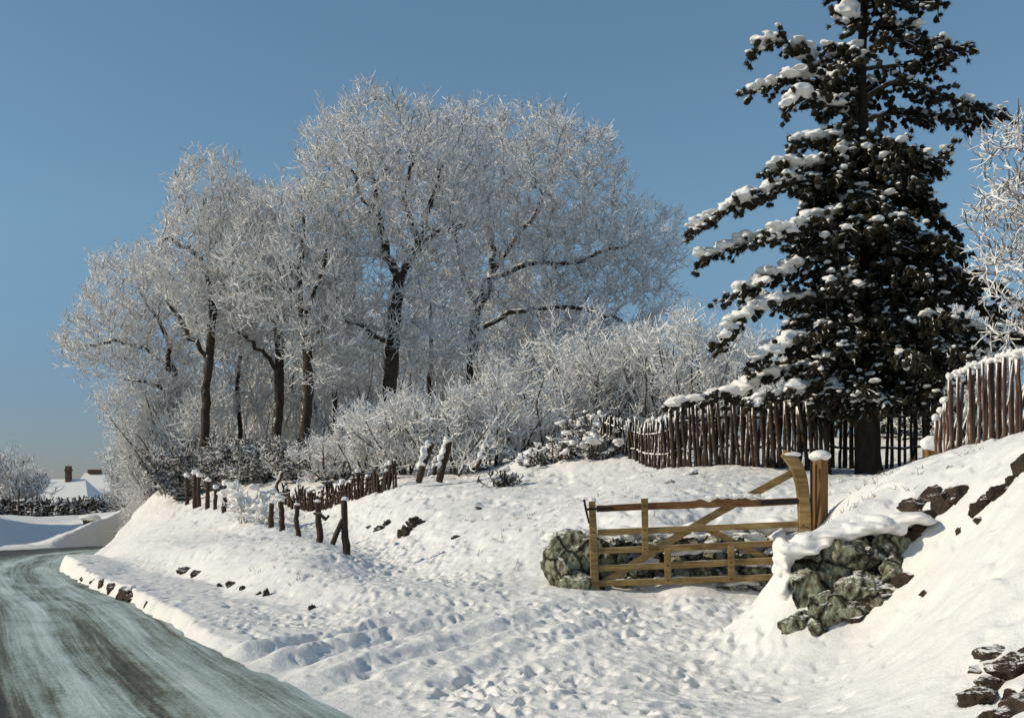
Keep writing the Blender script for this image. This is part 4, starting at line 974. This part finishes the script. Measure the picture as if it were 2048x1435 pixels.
def stones():
    G1 = 'brown rocks showing through the snow'
    L = [(1840, 1012, 11.9, .2, .17, .11, 'left half of the brown rock ledge high on the right bank', M_EARTH), (1892, 1016, 11.6, .2, .17, .14, 'right half of the brown rock ledge high on the right bank', M_EARTH),
         (1822, 1078, 11.1, .2, .2, .12, 'flat topped brown rock just right of the mossy outcrop', M_EARTH), (1792, 1178, 10.6, .17, .13, .09, 'dark rock in the hollow below the flat topped brown rock', M_EARTH), (1748, 1212, 10.55, .18, .13, .08, 'lower dark rock sloping beside the foot of the mossy outcrop', M_EARTH),
         (1852, 1188, 9.8, .05, .05, .06, 'small dark stone alone on the right hand snow slope', M_EARTH), (1925, 1065, 10.0, .05, .05, .05, 'little brown stone below the rock ledge', M_EARTH),
         (1985, 995, 9.7, .11, .1, .10, 'brown rock near the right edge, lower of the upper pair', M_EARTH), (2030, 960, 9.6, .12, .1, .14, 'brown rock at the right edge below the reddish fence', M_EARTH), (1968, 1040, 9.7, .07, .06, .04, 'small flat brown stone under the right edge rocks', M_EARTH),
         (1985, 1318, 6.85, .09, .1, .045, 'thin dark rock highest in the lower right corner', M_EARTH), (2000, 1372, 6.6, .14, .14, .10, 'biggest dark rock in the lower right corner', M_EARTH), (2040, 1325, 6.6, .10, .1, .09, 'dark rock at the right edge in the lower right corner', M_EARTH), (2044, 1412, 6.2, .12, .12, .12, 'lowest dark rock cut by the right edge corner', M_EARTH),
         (1900, 935, 12.6, .05, .05, .04, 'tiny stone in the snow under the reddish fence', M_EARTH)]
    for i, (px, py, Y, sx, sy, sz, lb, m) in enumerate(L):
        c = P(px, py, Y)
        # bring the rock to the depth where this line of sight meets the bank
        ys = np.linspace(max(4.5, Y - 4), Y + 4, 240); h = terrain(PX(px, ys), ys) - (CZ - (py - HZ) * ys / F)
        k = np.where(h > 0)[0]
        if len(k): c = P(px, py, ys[k[0]])
        k = c[1] / Y; big = sx > .08
        sx, sy, sz = sx * k * (1.45 if big else 1.1), sy * 1.3, sz * (1.35 if big else 1.1)
        t = thing('rock', c, lb, 'rock', G1)
        mb = MB(); rr = np.random.RandomState(50 + i)
        for q in range(3 if big else 1):
            o = np.array([(q - 1) * sx * .5, rr.randn() * .02, (q - 1) * sx * .38 + rr.randn() * .02]) if big else 0
            mb.add(*rock(c + o - [0, -.05, sz * .1], (sx * (.85 if big else 1), sy, sz * rr.uniform(.7, 1.1)), 700 + i * 5 + q, 16, .22, ICO4 if big else ICO3, .5, depth=(.35, .85)))
        mb.build('stone', m, t)
    S = [(170, 23.0, .13), (188, 21.2, .12), (205, 19.8, .15), (226, 18.5, .15), (248, 17.5, .17), (264, 16.7, .13), (296, 15.6, .09)]
    for i, (px, Y, s) in enumerate(S):
        ys = np.linspace(Y - 3, Y + 3, 300); x = PX(px, ys); sd = sdist(x, ys, EDGE); k = np.argmin(np.abs(sd - .14)); Y = ys[k]
        c = np.array([x[k], Y, float(zroad(Y)) + s * .45])
        o = mesh('kerb_stone', *rock(c, (s * 1.7, s * .8, s * .85), 800 + i, 10, .3, ICO3, 2.0), M_EARTH, origin=c)
        tag(o, ['farthest dark kerb stone at the tip of the verge', 'second farthest dark kerb stone of the verge', 'third dark kerb stone from the tip of the verge', 'middle dark kerb stone of the row along the road', 'largest dark kerb stone, third from the near end', 'dark kerb stone just beyond the small nearest one', 'small nearest kerb stone, set apart from the row'][i], 'stone', 'dark kerb stones along the road')
    T = [(370, 1143, 23.8, .17, .12, 'dark earth clod with twigs at the mound foot, left of a pair'), (393, 1149, 23.2, .13, .11, 'dark earth clod at the mound foot, right of a pair'), (440, 1172, 20, .07, .06, 'tiny dark clod at the foot of the slide mark on the mound'), (462, 1170, 20, .10, .08, 'wider dark clod in the middle of the mound foot'),
         (486, 1178, 19, .06, .07, 'small dark clod right of the wider clod at the mound foot'), (519, 1188, 17.6, .05, .06, 'left one of two close small clods at the mound foot'), (532, 1190, 17.4, .06, .10, 'right one of two close small clods at the mound foot'), (624, 1217, 15.2, .05, .06, 'single dark clod nearest the trampled gateway'),
         (812, 1066, 23, .18, .16, 'long dark patch of bare earth slanting up the bank, its lower clod'), (832, 1050, 23.4, .2, .2, 'largest dark bare earth clod slanting up the bank'), (762, 1058, 24, .16, .12, 'dark earth clod left of the largest one on the bank foot'), (775, 1047, 24.3, .10, .12, 'upper dark clod left of the largest one on the bank'),
         (738, 1054, 25, .08, .06, 'small earth clod right of the near posts'), (912, 1075, 20.8, .10, .07, 'lone dark clod low on the smooth bank'), (956, 1017, 24, .09, .06, 'dark clod in the middle of the smooth bank'), (1340, 966, 22, .14, .06, 'flat dark clod below the crossed pole fence')]
    for i, (px, py, Y, w, h, lb) in enumerate(T):
        ys = np.linspace(Y - 6, Y + 8, 400); hh = terrain(PX(px, ys), ys) - (CZ - (py - HZ) * ys / F); k = np.where(hh > 0)[0]
        c = P(px, py, ys[k[0]] if len(k) else Y)
        o = mesh('earth_clod', *rock(c, (w * 1.0, w * .9, h * .95), 900 + i, 9, .5, ICO3, .4), M_EARTH, origin=c)
        tag(o, lb, 'clod', 'dark earth clods in the snow banks')
stones()
def fallen_log():
    a, b = P(1352, 972, 22.3), P(1392, 946, 22.9)
    t = thing('fallen_plank', a, 'fallen dark plank lying in the snow below the crossed pole fence', 'plank')
    mesh('wood', *tube(a + (b - a) * np.linspace(-.1, 1, 6)[:, None], [.07, .075, .075, .07, .07, .06], 8, rough=.08), M_POST, t, smooth=True)
    C = a + (b - a) * np.linspace(.1, .95, 8)[:, None] + [-.02, 0, .07]
    MB().add(*blobs(C, np.full((8, 3), 1.) * [.07, .06, .03], 4, .3, ICO2)).build('snow', M_SNOW, t, smooth=True)
fallen_log()
def grass_tips():
    rs = np.random.RandomState(19); n = 1500
    Y = 8 + 26 * rs.rand(n) ** 1.3; px = rs.uniform(300, 2048, n); x = PX(px, Y); z = terrain(x, Y); g = sdist(x, Y, EDGE)
    cl = fbm(x * .7, Y * .7, 40., 3); ok = (z > .32) & (g > .6) & (cl > .06) & (np.abs(sdist(x, Y, TRACK)) > 1.2)
    x, Y, z = x[ok], Y[ok], z[ok]; i = np.repeat(np.arange(len(x)), 5)
    p = np.stack([x[i] + rs.randn(len(i)) * .02, Y[i] + rs.randn(len(i)) * .02, z[i] - .03], 1)
    S, _, _ = grow(rs, p, rs.randn(len(i), 3) * [.5, .5, .1] + [0, 0, 1], rs.uniform(.05, .13, len(i)), 3, .0045, .002, up=-.1, wob=.2)
    v, f = prisms(*S)
    tag(mesh('grass_tips', v, f, M_GRASS), 'dead brown grass tips poking through the snow of the banks', 'grass', kind='stuff')
grass_tips()

# ------------------------------------------------------------------ snow laden pine
def make_pine():
    rs = np.random.RandomState(42); Y0 = 24.2
    base = P(1738, 946, Y0); base[2] = tz(base[0], Y0) - .1
    t = thing('pine_tree', base, 'tall dark pine loaded with snow beside the upright pole fence', 'tree')
    tp = [base, P(1736, 860, Y0), P(1733, 700, Y0), P(1728, 500, Y0), P(1726, 300, Y0), P(1722, 150, Y0), P(1728, 20, Y0), P(1732, -130, Y0)]
    path = catmull(tp, 6)
    rad = np.interp(path[:, 2], [base[2], base[2] + .5, base[2] + 5, base[2] + 9, base[2] + 11.5], [.33, .26, .19, .10, .04])
    mesh('trunk', *tube(path, rad, 14, rough=.05), M_PTRUNK, t, smooth=True)
    def trunk_at(py):
        z = CZ - (py - HZ) * Y0 / F
        return np.array([np.interp(z, path[:, 2], path[:, 0]), Y0, z])
    LB = [(70, [(1700, 40, -.3), (1672, 25, -.4)]), (150, [(1690, 110, -.2), (1658, 95, -.4)]), (190, [(1690, 170, -.3), (1650, 150, -.4)]),
          (240, [(1668, 165, 0), (1600, 100, 0), (1540, 85, 0), (1500, 112, 0)]), (250, [(1660, 190, .2), (1600, 160, .2), (1550, 165, 0), (1490, 185, -.2)]), (260, [(1660, 210, -.2), (1600, 195, -.4), (1572, 228, -.4)]),
          (310, [(1680, 280, -.3), (1630, 280, -.5), (1582, 284, -.6)]), (350, [(1680, 330, -.6), (1600, 330, -.9), (1532, 345, -1)]),
          (385, [(1660, 360, -.5), (1560, 372, -.9), (1470, 410, -1.1), (1378, 466, -1.2)]), (440, [(1660, 430, -.9), (1590, 455, -1.4), (1520, 480, -1.6)]),
          (480, [(1660, 470, -.3), (1560, 470, -.5), (1470, 488, -.8), (1390, 532, -.9)]), (545, [(1660, 520, -.6), (1570, 540, -.9), (1500, 580, -1.1), (1452, 592, -1.2)]),
          (610, [(1650, 600, -.6), (1560, 600, -1), (1480, 640, -1.3), (1438, 692, -1.4)]), (600, [(1650, 590, .4), (1540, 600, .6), (1462, 645, .7)]), (690, [(1650, 670, -.8), (1560, 690, -1.2), (1500, 735, -1.4)]),
          (735, [(1650, 735, -.6), (1560, 745, -.7), (1470, 785, -.6), (1400, 800, -.4), (1345, 815, -.2)]), (790, [(1650, 770, -.8), (1560, 790, -1.3), (1500, 808, -1.5)]),
          (15, [(1790, 5, -.2), (1875, 5, -.2)]), (-40, [(1690, -20, -.2), (1660, -15, -.3)]), (-40, [(1780, -20, .2), (1840, -10, .2)]), (75, [(1780, 50, -.2), (1835, 65, -.3)]),
          (110, [(1780, 80, -.2), (1860, 90, -.3), (1945, 92, -.3)]), (140, [(1790, 130, .2), (1850, 130, .3), (1900, 120, .2)]), (200, [(1790, 165, -.2), (1870, 185, -.3), (1940, 215, -.3), (2008, 225, -.4)]), (240, [(1790, 225, .4), (1880, 235, .5), (1975, 245, .4)]),
          (310, [(1790, 300, -.3), (1850, 320, -.4), (1900, 300, -.4)]), (360, [(1780, 345, -.3), (1820, 370, -.5), (1860, 430, -.6)]), (420, [(1800, 410, .2), (1880, 440, .2), (1915, 470, .1)]), (470, [(1800, 450, -.7), (1870, 480, -1), (1925, 520, -1.1)]),
          (540, [(1800, 535, -.2), (1880, 540, -.3), (1950, 580, -.3)]), (560, [(1830, 555, .3), (1930, 590, .5), (2010, 640, .6), (2075, 690, .7)]), (590, [(1840, 570, -.3), (1950, 560, -.4), (2030, 600, -.5), (2110, 640, -.6)]), (610, [(1800, 610, -.6), (1860, 650, -.9), (1935, 712, -1)]), (680, [(1800, 660, .4), (1870, 690, .6), (1930, 740, .7)]), (740, [(1800, 730, -.6), (1860, 760, -.9), (1890, 800, -1)]),
          (640, [(1850, 640, .5), (1960, 660, .8), (2060, 680, 1)])]
    limbs = []
    for y0, pts in LB:
        limbs.append(np.array([trunk_at(y0)] + [P(a, b, Y0 + c) for a, b, c in pts]))
    def half(py): return np.interp(py, [-120, 0, 100, 250, 400, 550, 700, 800], [.5, .8, 1.1, 1.5, 1.9, 2.3, 2.5, 2.2])
    for i in range(160):
        py = rs.uniform(-110, 330) if i % 7 == 0 else rs.uniform(300, 825); a = rs.rand() * 6.283 if i % 4 else -1.57 + rs.randn() * .6; L = half(py) * rs.uniform(.55, 1.0)
        if abs(math.cos(a)) > .8: L *= .75
        o = trunk_at(py); d = np.array([math.cos(a), math.sin(a), 0])
        limbs.append(np.array([o, o + d * L * .4 + [0, 0, .10], o + d * L * .75 + [0, 0, -.02], o + d * L + [0, 0, -.22 - .1 * rs.rand()]]))
    mb = MB(); tufts = []; td = []; pads = []; pads_s = []; Sb = []
    for li, L in enumerate(limbs):
        lead = li < len(LB)
        p = catmull(L, 6); p = p + rs.randn(*p.shape) * .012
        ln = np.linalg.norm(np.diff(p, axis=0), axis=1).sum(); r0 = min(.075, .022 + .016 * ln)
        mb.add(*tube(p, np.linspace(r0, .014, len(p)), 6, rough=.05, seed=li))
        s = np.concatenate([[0], np.cumsum(np.linalg.norm(np.diff(p, axis=0), axis=1))]) / ln
        d = unit(np.gradient(p, axis=0))
        nb = int(ln / .10); side = 1
        for q in np.linspace(.2 if ln > 1.5 else .12, 1.0, nb):
            o = np.array([np.interp(q, s, p[:, k]) for k in range(3)]); h = unit(np.array([np.interp(q, s, d[:, k]) for k in range(3)]))
            side = -side; lat = unit(np.cross(h, [0, 0, 1.]))
            bl = (.26 + .52 * (1 - q) ** .7) * min(1, ln / 2.0 + .25) * rs.uniform(.6, 1.25)
            bd = unit(h * .75 + lat * side * rs.uniform(.45, 1.0) + np.array([0, 0, rs.uniform(-1.0, .3)]))
            e = o + bd * bl + np.array([0, 0, rs.uniform(-.05, .05)])
            Sb.append((o, (o + e) / 2 + [0, 0, .02], .016, .012)); Sb.append(((o + e) / 2 + [0, 0, .02], e, .012, .009))
            for w in np.arange(.3, 1.01, .105 / bl if bl > .12 else .5):
                tufts.append(o + (e - o) * w + rs.randn(3) * [.03, .03, .03]); td.append(bd)
        m = 3 if ln < 1 else 5
        for q in np.linspace(.45, 1, m):
            tufts.append(np.array([np.interp(q, s, p[:, k]) for k in range(3)]) + [0, 0, .03]); td.append(d[-1])
        # snow pads lying along the limb
        windward = L[-1, 0] < L[0, 0]
        npd = int(ln * (7.0 if lead else 2.0) * (1.25 if windward else .6))
        c0 = rs.uniform(.25, .6) if rs.rand() < .5 else .3
        for q in rs.uniform(c0, .97, npd):
            o = np.array([np.interp(q, s, p[:, k]) for k in range(3)]); g = 1 - abs(q - .68)
            wdt = rs.uniform(.055, .15) * (1 + .45 * (lead and windward)) * g
            pads.append(o + rs.randn(3) * [.09, .13, .03] + [0, 0, .07]); pads_s.append((wdt * 1.15, wdt * 1.15, wdt * .5))
    br = mb.build('limbs', M_PBRANCH, t, smooth=True)
    S = [np.array([x[k] for x in Sb]) for k in range(4)]
    segs_mesh('branchlets', S, M_PBRANCH, t, 4)
    T = np.array(tufts); D = np.array(td); n = len(T)
    r = rs.uniform(.042, .072, n)
    core = blobs(T, np.stack([r, r, r], 1), 8, .4, ico(0))
    nb = 30; dv = unit(rs.randn(n, nb, 3) + D[:, None] * .9 + [0, 0, .25]); L = rs.uniform(.07, .125, (n, nb, 1))
    a = T[:, None] + dv * .02; e = T[:, None] + dv * L; sd = unit(np.cross(dv, rs.randn(n, nb, 3))) * .0065
    V = np.stack([a - sd, a + sd, e], 2).reshape(-1, 3); Fq = np.arange(len(V)).reshape(-1, 3)
    MB().add(*core).add(V, Fq).build('needles', M_NEEDLE, t)
    wx = np.clip((base[0] - T[:, 0]) / 3, -1, 1)
    m = rs.rand(n) < .19 + .11 * wx
    c = T[m] + np.array([-.02, 0, .055]); s = rs.uniform(.022, .068, (m.sum(), 1)) * [1.15, 1.1, .6]
    C = np.concatenate([np.array(pads), c]); Sz = np.concatenate([np.array(pads_s), s])
    v, f = blobs(C, Sz, 21, .35, ICO1)
    o = mesh('snow', v, f, M_SNOW, t, smooth=True)
    md = o.modifiers.new('remesh', 'REMESH'); md.mode = 'VOXEL'; md.voxel_size = .018; md.use_smooth_shade = True
    print('pine tufts', n, 'pads', len(C))
make_pine()
make_tree('snow laden pale birch at the right edge beyond the reddish fence', 61, 20,
          [(2130, 900, 0), (2125, 750, 0), (2118, 600, 0), (2120, 450, 0), (2130, 300, 0)],
          [(2050, 330, 90, 110, 0, 1.2, 1.2), (2010, 430, 95, 50, 0, 1.1, 1.2), (2040, 530, 90, 60, 0, 1.1, 1), (2130, 420, 110, 230, 0, 1.3, 1), (2030, 640, 60, 60, .3, .8, .4)], 620, .11, step=.16, di=1.6, dk=.28, r_tip=.011, twl=.34, k1=2, k2=2, rtw=.013, mat=M_BIRCH, droop=.14, up=.0)

# ------------------------------------------------------------------ world, sun, camera
SUN_EL, SUN_AZ = math.radians(29), math.atan2(-.97, -.16)      # azimuth: compass style, x=sin, y=cos
def light():
    w = bpy.data.worlds.new('World'); SC.world = w; w.use_nodes = True
    nt = w.node_tree; bg = nt.nodes['Background']
    s = nt.nodes.new('ShaderNodeTexSky'); s.sky_type = 'NISHITA'; s.sun_disc = False
    s.sun_elevation = SUN_EL; s.sun_rotation = SUN_AZ
    s.air_density = 1.0; s.dust_density = 0; s.ozone_density = 1.6
    # a hazier, deeper tone of the same sky towards the horizon
    g = nt.nodes.new('ShaderNodeTexCoord'); sp = nt.nodes.new('ShaderNodeSeparateXYZ'); nt.links.new(g.outputs['Generated'], sp.inputs[0])
    r = ramp(nt, sp.outputs[2], [(0.0, (.29, .33, .50)), (.08, (.39, .47, .62)), (.22, (.70, .82, .82)), (.45, (.86, .97, .92))])
    mx = N(nt, 'ShaderNodeMix', data_type='RGBA', blend_type='MULTIPLY'); mx.inputs['Factor'].default_value = 1
    nt.links.new(s.outputs[0], mx.inputs['A']); nt.links.new(r.outputs[0], mx.inputs['B'])
    nt.links.new(mx.outputs['Result'], bg.inputs[0]); bg.inputs[1].default_value = .125
    l = bpy.data.lights.new('sun', 'SUN'); l.energy = 3.8; l.angle = math.radians(.5); l.color = (1, .88, .67)
    o = bpy.data.objects.new('sun', l); COL.objects.link(o)
    d = Vector((math.sin(SUN_AZ) * math.cos(SUN_EL), math.cos(SUN_AZ) * math.cos(SUN_EL), math.sin(SUN_EL)))
    o.rotation_euler = d.to_track_quat('Z', 'Y').to_euler(); o.location = (0, 0, 40)
light()
cam = bpy.data.cameras.new('camera'); co = bpy.data.objects.new('camera', cam); COL.objects.link(co)
co.location = (0, 0, CZ); co.rotation_euler = (math.pi / 2, 0, 0)
cam.sensor_width = 36; cam.sensor_fit = 'HORIZONTAL'; cam.lens = 36 * F / 2048
cam.shift_y = (HZ - 717.5) / 2048; cam.clip_end = 20000; cam.clip_start = .1
SC.camera = co
SC.view_settings.view_transform = 'Standard'; SC.view_settings.look = 'None'
SC.view_settings.gamma = 1; SC.view_settings.exposure = -.10
